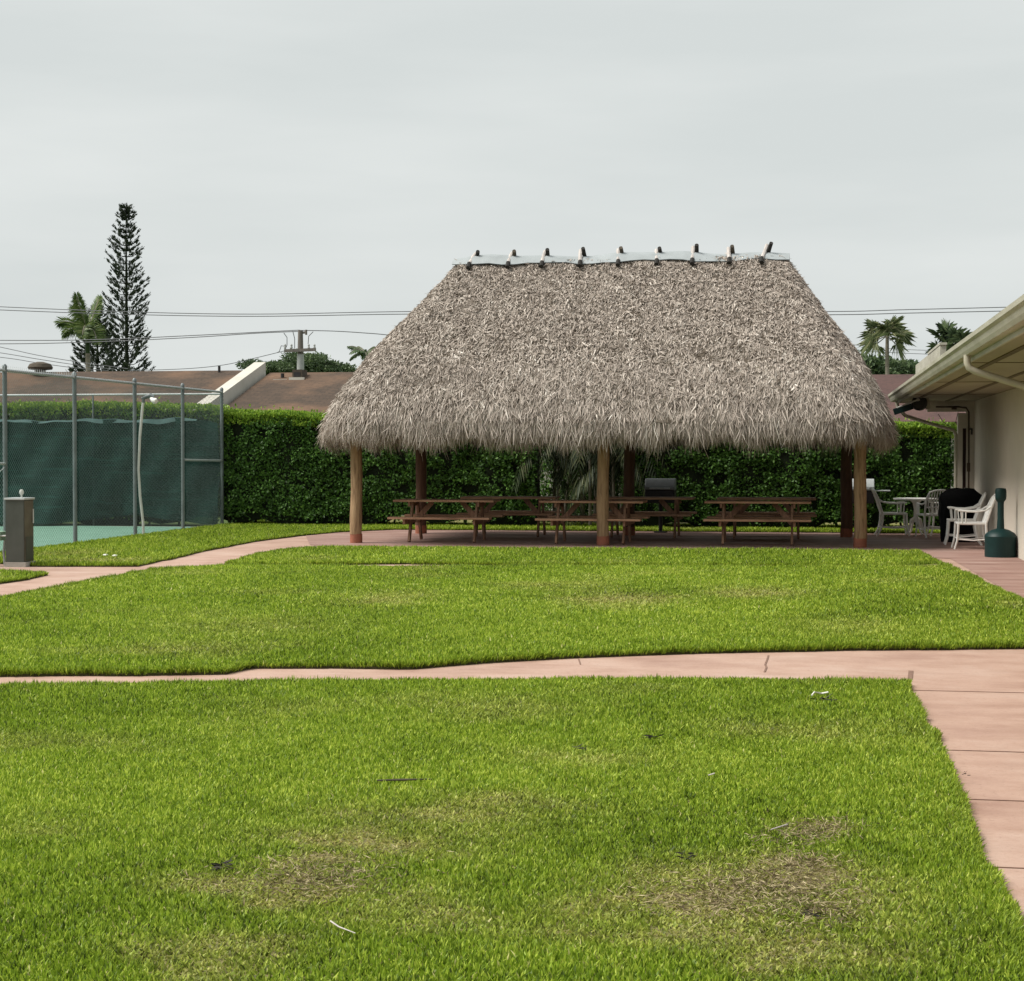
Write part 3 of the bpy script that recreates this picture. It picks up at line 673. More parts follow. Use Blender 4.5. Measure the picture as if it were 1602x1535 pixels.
# gutter (K profile) + fascia
b = MB(); pf = [(x_+.135, z_) for x_, z_ in [(1.5, 2.63), (1.42, 2.635), (1.40, 2.67), (1.385, 2.71), (1.36, 2.735), (1.355, 2.775), (1.375, 2.778), (1.38, 2.745), (1.44, 2.742), (1.5, 2.742)]]
b.v = [(x, y, z) for y in (2.4, 35.3) for x, z in pf]; n = len(pf)
b.f = [tuple(range(n)), tuple(range(2*n-1, n-1, -1))]+[(i, n+i, n+(i+1) % n, (i+1) % n) for i in range(n)]
b.build('gutter', M['gutter'], cl)
b = MB(); b.box(1.636, 1.66, 2.45, 35.25, 2.585, 2.6449); b.build('fascia', M['gutter'], cl)
def spout(y, xw, zend, zb):
    b = MB(); P_ = [(1.57, y, 2.64), (1.57, y, 2.56), (1.585, y, 2.51), (1.65, y, 2.47), (2.3, y, 2.26), (xw-.08, y, zend), (xw-.045, y, zend-.06), (xw-.045, y, zb)]
    b.tube(P_, .036, 12); return b.build('downspout', M['spout'], cl, smooth=True)
spout(18.3, WX, 2.0, .1)
b = MB(); b.tube([(1.62, 34.3, 2.62), (1.64, 34.3, 2.5), (1.78, 34.3, 2.34), (2.1, 34.5, 2.24), (2.74, 34.9, 2.06), (2.79, 34.9, 1.98), (2.79, 34.9, .05)], .036, 12); b.build('downspout', M['spout'], cl, smooth=True)
# end of building: column, door, beam
b = MB(); b.box(2.84, 2.93, 35.05, 35.25, .0, 2.4); b.build('column', M['stucco'], cl)
b = MB(); b.box(2.93, 3.0, 35.14, 35.2, .02, 2.1); dd = b.build('door', M['door'], cl)
b = MB(); b.box(2.925, 2.94, 35.1, 35.14, .95, 1.1); b.build('handle', M['galv'], dd)
b = MB(); b.box(3.0, 3.149, 35.02, 35.2, 0, 2.64); b.build('column', M['stucco'], cl)
b = MB(); b.box(2.93, 3.0, 35.05, 35.2, 2.1, 2.4); b.build('door_lintel', M['stucco'], cl)
b = MB(); b.box(2.25, 2.999, 35.03, 35.19, 2.43, 2.6); b.box(1.7, 2.999, 35.06, 35.16, 2.6, 2.644); b.build('end_beam', M['stucco'], cl)
b = MB(); b.tube([(2.4, 34.9, 2.52), (2.8, 34.9, 2.52), (2.98, 34.9, 2.5), (3.03, 34.9, 2.42), (3.035, 34.9, 1.4), (3.035, 34.9, .3)], .018, 8); b.tube([(2.7, 34.9, 2.5), (2.8, 34.9, 2.5)], .035, 8); b.build('conduit', M['brownmetal'], cl, smooth=True)
b = MB(); b.box(3.0, 3.06, 34.86, 34.93, 1.25, 1.42); b.build('switch_box', M['brownmetal'], cl)
b = MB(); b.box(2.1, 2.2, 29.6, 36.5, 2.9, 3.42); b.box(2.09, 2.21, 29.57, 32.6, 3.42, 3.46); b.build('roof_curb', M['gutter'], cl)
# hanging cable below beam
b = MB(); b.tube([(2.45, 34.95, 2.38), (2.55, 34.95, 2.22), (2.68, 34.95, 2.13), (2.78, 34.95, 2.2), (2.83, 34.95, 2.42)], .006, 6); b.build('cable', M['brownmetal'], cl, smooth=True)
# flood light under the eave
fl = PY(1436, 632, 33.2)
t = thing('floodlight', 'dark green and black floodlight hanging under the eave end', 'floodlight', (fl.x, fl.y, fl.z))
b = MB(); b.tube([(fl.x+.0, fl.y-.2, fl.z-.0), (fl.x+.0, fl.y-.18, fl.z+.0), (fl.x+.03, fl.y, fl.z+.02), (fl.x+.08, fl.y+.12, fl.z+.05)], [.1, .13, .15, .09], 20); b.build('lamp_housing', M['black'], t, smooth=True)
b = MB(); b.v = []; b.beam((fl.x-.44, fl.y+.02, fl.z-.15), (fl.x-.1, fl.y+.02, fl.z-.04), .2, .12); b.build('reflector_hood', M['ash'], t, bevel=.01)
b = MB(); b.tube([(fl.x-.4, fl.y-.24, fl.z-.08), (fl.x-.02, fl.y-.24, fl.z+.07)], [.012, .018], 8); b.tube([(fl.x-.03, fl.y-.24, fl.z+.065), (fl.x+.01, fl.y-.24, fl.z+.085)], .03, 10); b.build('side_arm', M['pvc'], t, smooth=True)
b = MB(); b.tube([(fl.x+.16, fl.y, fl.z+.1), (fl.x+.19, fl.y, fl.z-.1)], .05, 12); b.tube([(fl.x+.16, fl.y, fl.z+.08), (fl.x+.16, fl.y, 2.64)], .02, 8); b.build('mounting_bracket', M['spout'], t, smooth=True)
# tap-like wall fixture with thin pipe
wl = PXX(1519, 674, WX-.05)
t = thing('wall_fixture', 'small dark tap shaped fixture with thin pipe on the cream wall', 'wall fixture', (WX-.05, wl.y, 0))
b = MB(); b.tube([(WX-.1, wl.y, wl.z-.02), (WX-.1, wl.y, wl.z+.05), (WX-.03, wl.y, wl.z+.09)], .075, 12); b.tube([(WX-.06, wl.y-.3, wl.z+.03), (WX-.06, wl.y-.3, wl.z-.08)], .018, 8); b.tube([(WX-.1, wl.y, wl.z+.04), (WX-.06, wl.y-.3, wl.z+.03)], .02, 8); b.build('fixture_head', M['black'], t, smooth=True)
b = MB(); b.tube([(WX-.09, wl.y, wl.z-.03), (WX-.09, wl.y, .02)], .016, 8); b.build('pipe', M['brownmetal'], t, smooth=True)
# ================================================================== CHAIN LINK FENCE
FPY = [PXX(p, 700, FENX).y for p in (8, 117, 211, 286, 347)]
FZ = 2.97
fe = thing('chain_link_fence', 'tall galvanised chain link fence around the green tennis court', 'fence', (FENX, FPY[4], 0))
YC = FPY[4]
for y in [FPY[0]-3.3]+FPY:
    b = MB(); b.tube([(FENX, y, 0), (FENX, y, FZ+.02)], .037, 12); b.lathe([(.042, 0), (.042, .03), (.02, .06), (.0, .065)], (FENX, y, FZ+.02), 12); po = b.build('post', M['galv'], fe, smooth=True)
    for z in (.35, .95, 1.6, 2.2, 2.75): b = MB(); b.tube([(FENX, y, z), (FENX, y, z+.03)], .0395, 12); b.build('tension_band', M['galv'], po, smooth=True)
for i in range(7):
    x = FENX-3*(i+1); b = MB(); b.tube([(x, YC, 0), (x, YC, FZ-.06)], .02, 10); b.build('post', M['galv'], fe, smooth=True)
b = MB(); b.tube([(FENX, FPY[0]-6, FZ-.02), (FENX, YC, FZ-.02)], .026, 10); b.build('top_rail', M['galv_light'], fe, smooth=True)
b = MB(); b.tube([(FENX, YC, FZ-.06), (-36, YC, FZ-.06)], .022, 8); b.build('top_rail', M['galv_light'], fe, smooth=True)
b = MB(); b.tube([(FENX, FPY[3], 1.47), (FENX, FPY[4], 1.44)], .024, 10); b.build('brace_rail', M['galv_light'], fe, smooth=True)
b = MB(); b.tube([(FENX, FPY[0], 1.45), (FENX, FPY[0]-3.3, 1.45)], .024, 10); b.tube([(FENX, FPY[0], 1.4), (FENX, FPY[0]-3.2, .1)], .008, 6); b.build('brace_rail', M['galv_light'], fe, smooth=True)
def mesh_wires(axis, c0, c1, fixed, ztop, step, r_, name):
    Ls = []; zb = .03
    H_ = ztop-zb
    P0, P1 = [], []
    u = c0-H_
    while u < c1:
        for sg in (1, -1):
            a0, a1 = (u, zb), (u+H_, ztop)
            if sg < 0: a0, a1 = (u, ztop), (u+H_, zb)
            t0 = max(0, (c0-a0[0])/H_); t1 = min(1, (c1-a0[0])/H_)
            if t1 > t0:
                q0 = (a0[0]+H_*t0, a0[1]+(a1[1]-a0[1])*t0); q1 = (a0[0]+H_*t1, a0[1]+(a1[1]-a0[1])*t1)
                off = r_*sg
                mk = (lambda q: (fixed+off, q[0], q[1])) if axis == 'y' else (lambda q: (q[0], fixed+off, q[1]))
                P0.append(mk(q0)); P1.append(mk(q1))
        u += step
    P0, P1 = np.array(P0), np.array(P1); n = len(P0); d = unit(P1-P0)
    nrm = np.array([1., 0, 0]) if axis == 'y' else np.array([0, 1., 0]); s1 = np.cross(d, nrm)
    V = []
    for k in range(3):
        a = 2*math.pi*k/3; o_ = (s1*math.cos(a)+nrm*math.sin(a))*r_; V += [P0+o_, P1+o_]
    V = np.stack(V, 1).reshape(-1, 3); i = np.arange(n)[:, None]*6
    Lp = np.concatenate([np.concatenate([i+2*k, i+2*k+1, i+2*((k+1) % 3)+1, i+2*((k+1) % 3)], 1) for k in range(3)], 1).ravel()
    return rawmesh(name, V, Lp, np.full(3*n, 4), M['wiremesh'], fe)
mesh_wires('y', FPY[0]-6, YC, FENX+.045, FZ, .071, .0021, 'wire_mesh')
mesh_wires('x', -34, FENX, YC+.03, FZ-.05, .1, .0015, 'wire_mesh')
# twisted wire tips above the rail
b = MB()
for i in range(150):
    y = FPY[0]-5.9+i*.071*1.0
    if y > FPY[1]: break
    b.tube([(FENX+.03, y, FZ), (FENX+.03, y+.02, FZ+.05)], .0025, 3); b.tube([(FENX+.03, y+.03, FZ), (FENX+.03, y+.01, FZ+.05)], .0025, 3)
b.build('wire_tips', M['galv_light'], fe)
# windscreen sheet on the far side, sagging at the left
def scr_top(x): return 2.36-.02*((-x-12.8)/3)+.02*math.sin(x*3.1)+.012*math.sin(x*9)-(.25 if -13.5 < x < -12.8 else 0)*max(0, (x+13.5)/.7)*.3
NXs, NZs = 260, 26; b = MB()
for i in range(NXs+1):
    x = FENX-.03-i*(20/NXs); tt = scr_top(x)
    u = -x-12.8
    bot = .12 if u < 2.6 else .12+.0*u
    lift = max(0, 1-abs(u-2.0)/1.6)*.25
    bot = .05+lift*.8
    dy = 0
    for j in range(NZs+1):
        q = j/NZs; z = bot+(tt-bot)*q
        sag = (1-q)**1.5*(.9 if u > 3.6 else .9*max(0, (u-2.4)/1.2))
        b.v.append((x, YC-.16-sag-.08*math.sin(x*1.7+q*1.5)*(1.1-q)-.05*math.sin(x*4.3+q*5)-.035*math.sin(x*7.1-q*9)-.02*math.sin(x*13+q*17), z-.0*sag))
for i in range(NXs):
    for j in range(NZs): a = i*(NZs+1)+j; b.f.append((a, a+1, a+NZs+2, a+NZs+1))
so_ = b.build('windscreen', M['screen'], fe, smooth=True)
b = MB(); n_ = 70
for i in range(n_+1):
    x = FENX-.5-i*(5.6/n_); w_ = .02+.085*abs(math.sin(i*.17))*abs(math.sin(i*.061+.6)); z_ = scr_top(x)
    b.v += [(x, YC-.2, z_+.012), (x, YC-.24-.02*math.sin(i*.9), z_-w_)]
b.f = [(2*i, 2*i+1, 2*i+3, 2*i+2) for i in range(n_)]
b.build('folded_edge', M['screen_fold'], so_, smooth=True)
# bent lamp pole tied to the fence
lx, ly = FENX+.12, FPY[2]+.02
t = thing('court_lamp', 'white bent pipe with floodlight tied to the chain link fence', 'lamp', (lx, ly, 0))
b = MB(); b.tube([(lx+.04, ly, 0), (lx+.03, ly, .3), (lx-.03, ly, .8), (lx-.06, ly, 1.3), (lx-.03, ly, 1.9), (lx+.03, ly, 2.5), (lx+.05, ly, 2.62)], .026, 10); b.build('pole', M['pvc'], t, smooth=True)
b = MB(); b.tube([(lx+.02, ly, 2.66), (lx+.2, ly, 2.72), (lx+.26, ly, 2.68)], [.03, .045, .03], 10); b.tube([(lx+.05, ly, 2.58), (lx+.05, ly, 2.7)], .03, 8); b.build('lamp_bracket', M['galv'], t, smooth=True)
b = MB(); b.tube([(lx+.2, ly, 2.67), (lx+.25, ly-.03, 2.63), (lx+.3, ly-.05, 2.61), (lx+.33, ly-.06, 2.6)], [.03, .045, .06, .045], 14); b.build('lamp_bulb', M['white'], t, smooth=True)
# utility cabinet
c0 = G(9, 887); cw = .30
cxx, cyy = c0[0]+.0, c0[1]
t = thing('utility_cabinet', 'grey steel utility cabinet on concrete pad beside the court fence', 'utility cabinet', (cxx, cyy, 0))
b = MB(); b.box(cxx-.01, cxx+.31, cyy-.02, cyy+.32, 0, .069); b.build('pad', M['concrete'], t)
b = MB(); b.box(cxx, cxx+.28, cyy, cyy+.3, .07, .955); bd = b.build('body', M['cabinet'], t, bevel=.006)
b = MB(); b.box(cxx+.282, cxx+.288, cyy+.01, cyy+.29, .08, .945); b.build('side_panel', M['cabinet_side'], t)
b = MB(); b.box(cxx+.289, cxx+.295, cyy+.04, cyy+.26, .1, .43); b.build('access_plate', M['cabinet'], t)
b = MB(); b.box(cxx-.012, cxx+.3, cyy-.02, cyy+.32, .956, .985); b.build('lid', M['galv_light'], t, bevel=.005)
b = MB(); b.lathe([(.014, 0), (.012, .035), (.03, .06), (.032, .09), (.02, .115), (.004, .12)], (cxx+.19, cyy+.12, .985), 14); b.build('photocell', M['pvc'], t, smooth=True)
b = MB(); b.tube([(cxx+.305, cyy+.25, .62), (cxx+.305, cyy+.25, .82)], .009, 8); b.build('handle', M['pvc'], t, smooth=True)
# small green hose stand left of it
x0 = cxx-.2
t = thing('green_utility_box', 'small pale green box on grey stand at the left edge', 'utility box', (x0, cyy+.1, 0))
b = MB(); b.box(x0-.16, x0+.1, cyy, cyy+.25, .37, .5); b.build('box', M['palegreen'], t, bevel=.008)
for dx, dy in ((-.13, .03), (.08, .03), (-.13, .22), (.08, .22)):
    b = MB(); b.tube([(x0+dx, cyy+dy, 0), (x0+dx-.02, cyy+dy, .2), (x0+dx, cyy+dy, .37)], .018, 8); b.build('leg', M['galv_light'], t, smooth=True)
b = MB(); b.tube([(x0+.1, cyy+.05, .44), (x0+.19, cyy+.05, .44)], .012, 8); b.build('spout', M['pvc'], t, smooth=True)
# ================================================================== HEDGES
HEY = 36.4
def hedge(x0, x1, ztop, label, dens, low=None, seed=0, lowcut=.28):
    xm = (x0+x1)/2
    t = thing('hedge', label, 'hedge', (xm, HEY+.7, 0), group=None)
    b = MB(); nx = max(2, int((x1-x0)/.3))
    xs = np.linspace(x0+.1, x1-.1, nx)
    rows = []
    for x in xs:
        zt = ztop(x)-.05; w = .06*math.sin(x*2.3)+.05*math.sin(x*5.7)
        zb = lowcut-.2+.12*math.sin(x*1.3)+.1*math.sin(x*4.1)
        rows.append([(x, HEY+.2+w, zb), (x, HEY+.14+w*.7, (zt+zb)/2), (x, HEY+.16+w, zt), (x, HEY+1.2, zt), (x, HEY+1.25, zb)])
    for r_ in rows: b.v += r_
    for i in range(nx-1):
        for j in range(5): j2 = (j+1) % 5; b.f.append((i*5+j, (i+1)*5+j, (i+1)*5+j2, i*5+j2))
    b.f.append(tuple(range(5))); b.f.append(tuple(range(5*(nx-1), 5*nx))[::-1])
    b.build('inner_core', M['core'], t)  # solid dark green-brown core behind the leaves
    x = x0+.3
    while x < x1:
        b = MB(); r_ = random.uniform(.015, .045); y = HEY+random.uniform(.25, .7); b.tube([(x, y, 0), (x+random.uniform(-.1, .1), y, .3), (x+random.uniform(-.2, .2), y, .7)], r_, 6); x += random.uniform(.3, .8)
        b.build('stem', M['bark'], t, smooth=True)
    lv = Leaves()
    # front face
    n = int((x1-x0)*2.4*dens); x = x0+RNG.random(n)*(x1-x0); zt = np.array([ztop(q) for q in x]) if n < 1 else ztop_v(ztop, x)
    z = .12+RNG.random(n)**.85*(zt-.12)
    bul = .28*(fbm(x, z, 1.3)-.5)+.16*(fbm(x+7, z, 4)-.5)
    dep = RNG.random(n)**1.6*.26
    kp = (z > lowcut*.9+.25*(fbm(x, z*0, 1.6)-.5)) | (RNG.random(n) < .3)
    hole = fbm(x+3, z+8, 3.2) > .30+.10*RNG.random(n)
    kp &= hole | (dep > .17)
    x, z, dep, bul, zt = x[kp], z[kp], dep[kp], bul[kp], zt[kp]; n = len(x)
    rim = np.clip((z-(zt-.22))/.22, 0, 1)
    y = HEY+bul+dep+rim**2*.12
    P = np.stack([x, y, z], 1); D = unit(np.stack([RNG.normal(0, .7, n), -.25+RNG.normal(0, .45, n), RNG.normal(-.15, .6, n)], 1)); W = RNG.normal(0, 1, (n, 3)); W[:, 1] *= .5
    lg = .05+.035*RNG.random(n)
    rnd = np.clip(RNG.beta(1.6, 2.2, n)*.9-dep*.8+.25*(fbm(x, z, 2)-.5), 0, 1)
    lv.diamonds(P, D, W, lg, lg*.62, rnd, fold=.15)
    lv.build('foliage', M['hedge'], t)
    # top and new growth, bright lit rim painted into the lighter leaves
    lv = Leaves(); n = int((x1-x0)*1.2*dens*.8); x = x0+RNG.random(n)*(x1-x0); y = HEY+.0+RNG.random(n)**1.3*1.2; zt = ztop_v(ztop, x)
    up = .10*(fbm(x, y, 2.4)-.5)+.05*RNG.random(n)
    up = up+(RNG.random(n) < .012)*.12*RNG.random(n)
    rimf = np.clip((HEY+.12-y)/.12, 0, 1)*.1
    P = np.stack([x, y, zt+up-rimf], 1); D = unit(np.stack([RNG.normal(0, .6, n), RNG.normal(-.1, .5, n), .5+RNG.random(n)], 1)); W = RNG.normal(0, 1, (n, 3))
    lg = .05+.035*RNG.random(n); lv.diamonds(P, D, W, lg, lg*.6)
    n = int((x1-x0)*dens*.22); x = x0+RNG.random(n)*(x1-x0); zt = ztop_v(ztop, x); z = zt-.02-RNG.random(n)**1.5*.22
    P = np.stack([x, HEY+.02+.2*(fbm(x, z, 2)-.5)+.05*RNG.random(n), z], 1); D = unit(np.stack([RNG.normal(0, .6, n), -.5+RNG.normal(0, .3, n), .4+.5*RNG.random(n)], 1)); lg = .05+.03*RNG.random(n)
    lv.diamonds(P, D, RNG.normal(0, 1, (n, 3)), lg, lg*.6)
    lv.build('top_growth', M['hedge_top'], t)
    return t
def ztop_v(f, x): return np.vectorize(f)(x)
XL = PY(838, 740, HEY).x; XR = PY(972, 740, HEY).x
def zt_left(x):
    z1 = PY(348, 648, HEY); z2 = PY(495, 653, HEY)
    return 2.4+(x-z2.x)*(-.028)+.03*math.sin(x*.9)+.015*math.sin(x*3.7)
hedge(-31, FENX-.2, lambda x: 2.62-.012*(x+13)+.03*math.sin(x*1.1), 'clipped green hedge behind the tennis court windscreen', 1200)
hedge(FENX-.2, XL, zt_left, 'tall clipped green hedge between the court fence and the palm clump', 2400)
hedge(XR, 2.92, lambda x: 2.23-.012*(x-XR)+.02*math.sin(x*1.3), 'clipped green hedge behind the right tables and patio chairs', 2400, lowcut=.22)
# palm clump in the gap
def frond(lv, base, az, L_, rise, droop, nl=26, ll=.35, wd=.025, twist=0, hang=.4, tube=None):
    """pinnate frond: curved rachis with leaflets both sides"""
    pts = []
    for i in range(nl+1):
        u = i/nl; r_ = L_*u*(1-.18*u*u); z = rise*L_*u-droop*L_*u*u
        pts.append((base[0]+math.cos(az)*r_, base[1]+math.sin(az)*r_, base[2]+z))
    p = np.array(pts); d = unit(np.gradient(p, axis=0)); sd_ = unit(np.cross(d, [0, 0, 1.]))
    P, D, W, Ln = [], [], [], []
    for i in range(2, nl+1):
        u = i/nl; l_ = ll*(.45+.75*math.sin(math.pi*min(1, u*.9+.08)))*random.uniform(.85, 1.1)
        for sg in (-1, 1):
            P.append(p[i]); D.append(d[i]*.55+sd_[i]*sg*.8+np.array([0, 0, -hang*random.uniform(.6, 1.4)])); W.append(d[i]); Ln.append(l_)
    lv.diamonds(P, D, W, np.array(Ln), wd, fold=.1, droop=.15)
    if tube is not None: tube.tube([tuple(q) for q in p[::4]], .012, 5)
pc = thing('palm_clump', 'dark clump of slender multi trunk palms in the hedge gap', 'palm', ((XL+XR)/2, HEY+.8, 0))
b = MB(); lv = Leaves()
for i in range(16):
    x = random.uniform(XL+.1, XR+.15); y = HEY+random.uniform(.2, 1.9); lean = random.uniform(-.22, .22); hh = random.uniform(1.6, 2.6)
    b.tube([(x, y, 0), (x+lean*.4, y, hh*.5), (x+lean, y, hh)], [.04, .032, .025], 8)
    for k in range(6):
        frond(lv, (x+lean, y, hh), random.uniform(0, 6.28), random.uniform(.9, 1.5), random.uniform(.35, .9), random.uniform(.9, 1.6), 20, .42, .03, hang=.7)
b.build('trunk', M['palmbark'], pc, smooth=True)
for i in range(16):
    frond(lv, (random.uniform(XL-.1, XR+.2), HEY+random.uniform(.1, 1.4), random.uniform(1.2, 2.2)), random.uniform(3.3, 6.1), random.uniform(.6, 1.1), random.uniform(.1, .4), random.uniform(.9, 1.8), 18, .4, .035, hang=1)
lv.build('fronds', M['areca'], pc)
def blob_tree(name, label, cat, x, y, z0_, rx, ry, rz_, zc, n, leaf, mat, group=None, trunk=.15, lumps=9, seed=1):
    t = thing(name, label, cat, (x, y, 0), group=group)
    rs = np.random.default_rng(seed); b = MB()
    b.tube([(x, y, z0_), (x+.05, y, zc*.5), (x, y, zc)], [trunk, trunk*.8, trunk*.4], 8)
    cs = rs.normal(0, .5, (lumps, 3)); cs = cs/np.maximum(1, np.linalg.norm(cs, axis=1, keepdims=True)); cs = cs*np.array([rx*.72, ry*.72, rz_*.6])+np.array([x, y, zc])
    for c in cs: b.tube([(x, y, zc*.75), tuple((c+np.array([x, y, zc]))/2), tuple(c)], [trunk*.4, trunk*.25, trunk*.1], 6)
    b.build('trunk', M['bark'], t, smooth=True)
    lv = Leaves(); per = n//lumps
    for c in cs:
        d = unit(rs.normal(0, 1, (per, 3))); r_ = rs.random(per)[:, None]**.45*np.array([rx, ry, rz_])*.5*rs.uniform(.7, 1.15)
        P = c+d*r_*(1+.3*(rs.random((per, 1))-.5)); D = unit(d+rs.normal(0, .7, (per, 3))); lg = leaf*(.6+.8*rs.random(per))
        lv.diamonds(P, D, rs.normal(0, 1, (per, 3)), lg, lg*.6, np.clip(rs.random(per)*.8+.1*rs.normal(0, 1), 0, 1))
    lv.build('crown', mat, t); return t
blob_tree('shrub', 'dark leafy shrub growing behind the palm clump', 'shrub', (XL+XR)/2, 39.3, 0, 2.9, .8, 1.9, 1.2, 14000, .09, M['hedge'], lumps=14, seed=4, trunk=.05)
# ================================================================== HOUSES BEHIND
def house(name, label, x0, x1, ye, yr, ze, zr, mat, extra=None):
    t = thing(name, label, 'house', ((x0+x1)/2, yr, 0))
    b = MB(); b.box(x0+.3, x1-.3, ye+.5, 2*yr-ye-.5, 0, ze-.05); b.build('wall', M['housewall'], t)
    b = MB(); yb = 2*yr-ye
    b.v = [(x0, ye, ze), (x1, ye, ze), (x1, yr, zr), (x0, yr, zr), (x0, yb, ze), (x1, yb, ze)]
    b.v += [(q[0], q[1], q[2]-.12) for q in b.v]
    b.f = [(0, 1, 2, 3), (3, 2, 5, 4), (0, 6, 7, 1), (6, 9, 8, 7), (9, 10, 11, 8), (4, 5, 11, 10), (0, 3, 9, 6), (3, 4, 10, 9), (1, 7, 8, 2), (2, 8, 11, 5)]
    r_ = b.build('roof', mat, t); return t, r_
YE, YR = 42., 47.5
zr1 = PY(200, 581, YR).z; zr2 = PY(450, 583, YR).z; zr3 = PY(1380, 586, YR).z
pxw = PY(383, 575, YR).x    # parapet line
px0 = PY(335, 620, 43.5).x
PW = (pxw+px0)/2
h1, r1 = house('house', 'house with brown shingle roof behind the tennis court', -46, PW-.02, YE, YR, 2.35, zr1, M['shingle'])
h2, r2 = house('house', 'house with brown shingle roof and vents between white parapet and pavilion', PW+.5, -.5, YE, YR, 2.35, zr2, M['shingle'])
h3, r3 = house('house', 'house with dark reddish roof right of the pavilion', -.45, 16, YE, YR, 2.35, zr3, M['shingle_red'])
t = thing('fire_wall', 'sloping white parapet wall rising between the two brown roofs', 'wall', (PW+.2, YR, 0))
def pz(y): return 2.35+(zr2-2.35)*(y-YE)/(YR-YE)
b = MB(); yy = [YE-.2, YR+.1]
b.quadbox([(PW, yy[0], 0), (PW+.34, yy[0], 0), (PW+.34, yy[1], 0), (PW, yy[1], 0), (PW, yy[0], pz(yy[0])+.3), (PW+.34, yy[0], pz(yy[0])+.3), (PW+.34, yy[1], pz(yy[1])+.28), (PW, yy[1], pz(yy[1])+.28)])
b.build('wall', M['parapet'], t)
# roof vents
def vent_box(px, py, w, hh, par, mat_side, label):
    y = YR-.55; p = PY(px, py, y); z = pz(y)
    b = MB(); b.box(p.x-w/2, p.x+w/2, y-.25, y+.25, z-.1, z+hh); v = b.build('roof_vent', mat_side, par)
    b = MB(); b.box(p.x-w/2-.08, p.x+w/2+.08, y-.33, y-.255, z-.14, z-.02); b.build('flashing', M['parapet'], v)
    b = MB(); b.box(p.x-w*.32, p.x+w*.32, y-.262, y-.252, z+.0, z+hh*.62); b.build('vent_opening', M['black'], v)
vent_box(469, 590, .28, .2, h2, M['pole_brown'], '')
p = PY(442, 590, YR-.6); b = MB(); b.tube([(p.x, YR-.6, pz(YR-.6)-.1), (p.x, YR-.6, pz(YR-.6)+.12)], .05, 10); v = b.build('vent_pipe', M['black'], h2, smooth=True)
b = MB(); b.box(p.x-.2, p.x+.2, YR-.85, YR-.75, pz(YR-.8)-.08, pz(YR-.8)+.0); b.build('flashing', M['parapet'], v)
p = PY(343, 579, YR-.2); b = MB(); b.tube([(p.x, YR-.2, zr1-.1), (p.x, YR-.2, zr1+.12)], .04, 8); b.build('vent_pipe', M['black'], h1)
p = PY(63, 574, YR-.3); b = MB(); b.lathe([(.16, 0), (.16, .12), (.34, .14), (.36, .2), (.3, .3), (.1, .36)], (p.x, YR-.3, zr1-.08), 16); b.build('roof_turbine', M['pole_brown'], h1, smooth=True)
# ================================================================== TREES BEYOND
def norfolk(label, px, pytop, Y, zbase, prof_, dens, seed, dark=1.):
    rs = random.Random(seed); top = PY(px, pytop, Y); x, z1 = top.x, top.z
    t = thing('norfolk_pine', label, 'tree', (x, Y, 0))
    b = MB(); b.tube([(x+.35*s_*(1-s_)*0, Y, z1*s_) for s_ in (0, .25, .5, .75, .97)], [.13, .11, .09, .06, .02], 8)
    P, D, Ln = [], [], []
    z = zbase
    while z < z1-.15:
        u = (z1-z)/(z1-zbase); Lb = prof_(u)
        nb_ = rs.choice((5, 6, 6)); a0 = rs.random()*6.28
        for k in range(nb_):
            a = a0+k*6.283/nb_+rs.uniform(-.15, .15); l_ = Lb*rs.uniform(.75, 1.12)
            pts = []
            for i in range(7):
                q = i/6; pts.append(Vector((x+math.cos(a)*l_*q, Y+math.sin(a)*l_*q, z-.05*l_*math.sin(q*math.pi)+.55*l_*q*q)))
            b.tube(pts[::2], [.022, .018, .012, .008], 4)
            nt_ = int(l_*dens)+2
            for i in range(nt_):
                q = .4+.6*(i+rs.random())/nt_ if l_ > .6 else rs.random(); i0 = min(5, int(q*6)); fr = q*6-i0; pp = pts[i0].lerp(pts[i0+1], fr)
                out = Vector((math.cos(a), math.sin(a), 0)); side = Vector((-math.sin(a), math.cos(a), 0))*rs.uniform(-.55, .55)
                P.append(pp+side*.25*min(1, l_)); D.append(out*.7+side*.7+Vector((0, 0, rs.uniform(.5, 1.1)))); Ln.append(rs.uniform(.2, .34)*min(1, .6+l_*.3))
        z += rs.uniform(.26, .36)*(.45 if u < .12 else 1)
    b.build('trunk', M['core'], t, smooth=True)
    P, D, Ln = np.array(P), unit(np.array(D)), np.array(Ln); n = len(P); lv = Leaves()
    for k in range(3):
        lv.diamonds(P+RNG.normal(0, .03, (n, 3)), D+RNG.normal(0, .12, (n, 3)), RNG.normal(0, 1, (n, 3)), Ln, .075)
    # bristles
    for k in range(5):
        q = RNG.random((n, 1)); lv.diamonds(P+D*Ln[:, None]*q, D*.6+RNG.normal(0, .7, (n, 3)), RNG.normal(0, 1, (n, 3)), .12, .035)
    lv.build('crown', M['norfolk'], t); return t
YN = 80.
sc = YN/F
def prof_tall(u): return (.35+1.0*min(1, u*2.2)**.9*.55+.75*u)*.95 if u > .14 else .3+1.6*u
norfolk('tall slender open branched norfolk pine rising above the roofs', 197, 318, YN, 4.0, lambda u: sc*(3+float(np.interp(u, [0, .06, .14, .3, .55, .75, 1], [0, 11, 15, 24, 31, 35, 39]))), 5.6, 3)
norfolk('short dense dark norfolk pine behind the feather palm', 152, 478, YN+6, 3.6, lambda u: 62*sc*(u**.8)+.1, 12, 5)
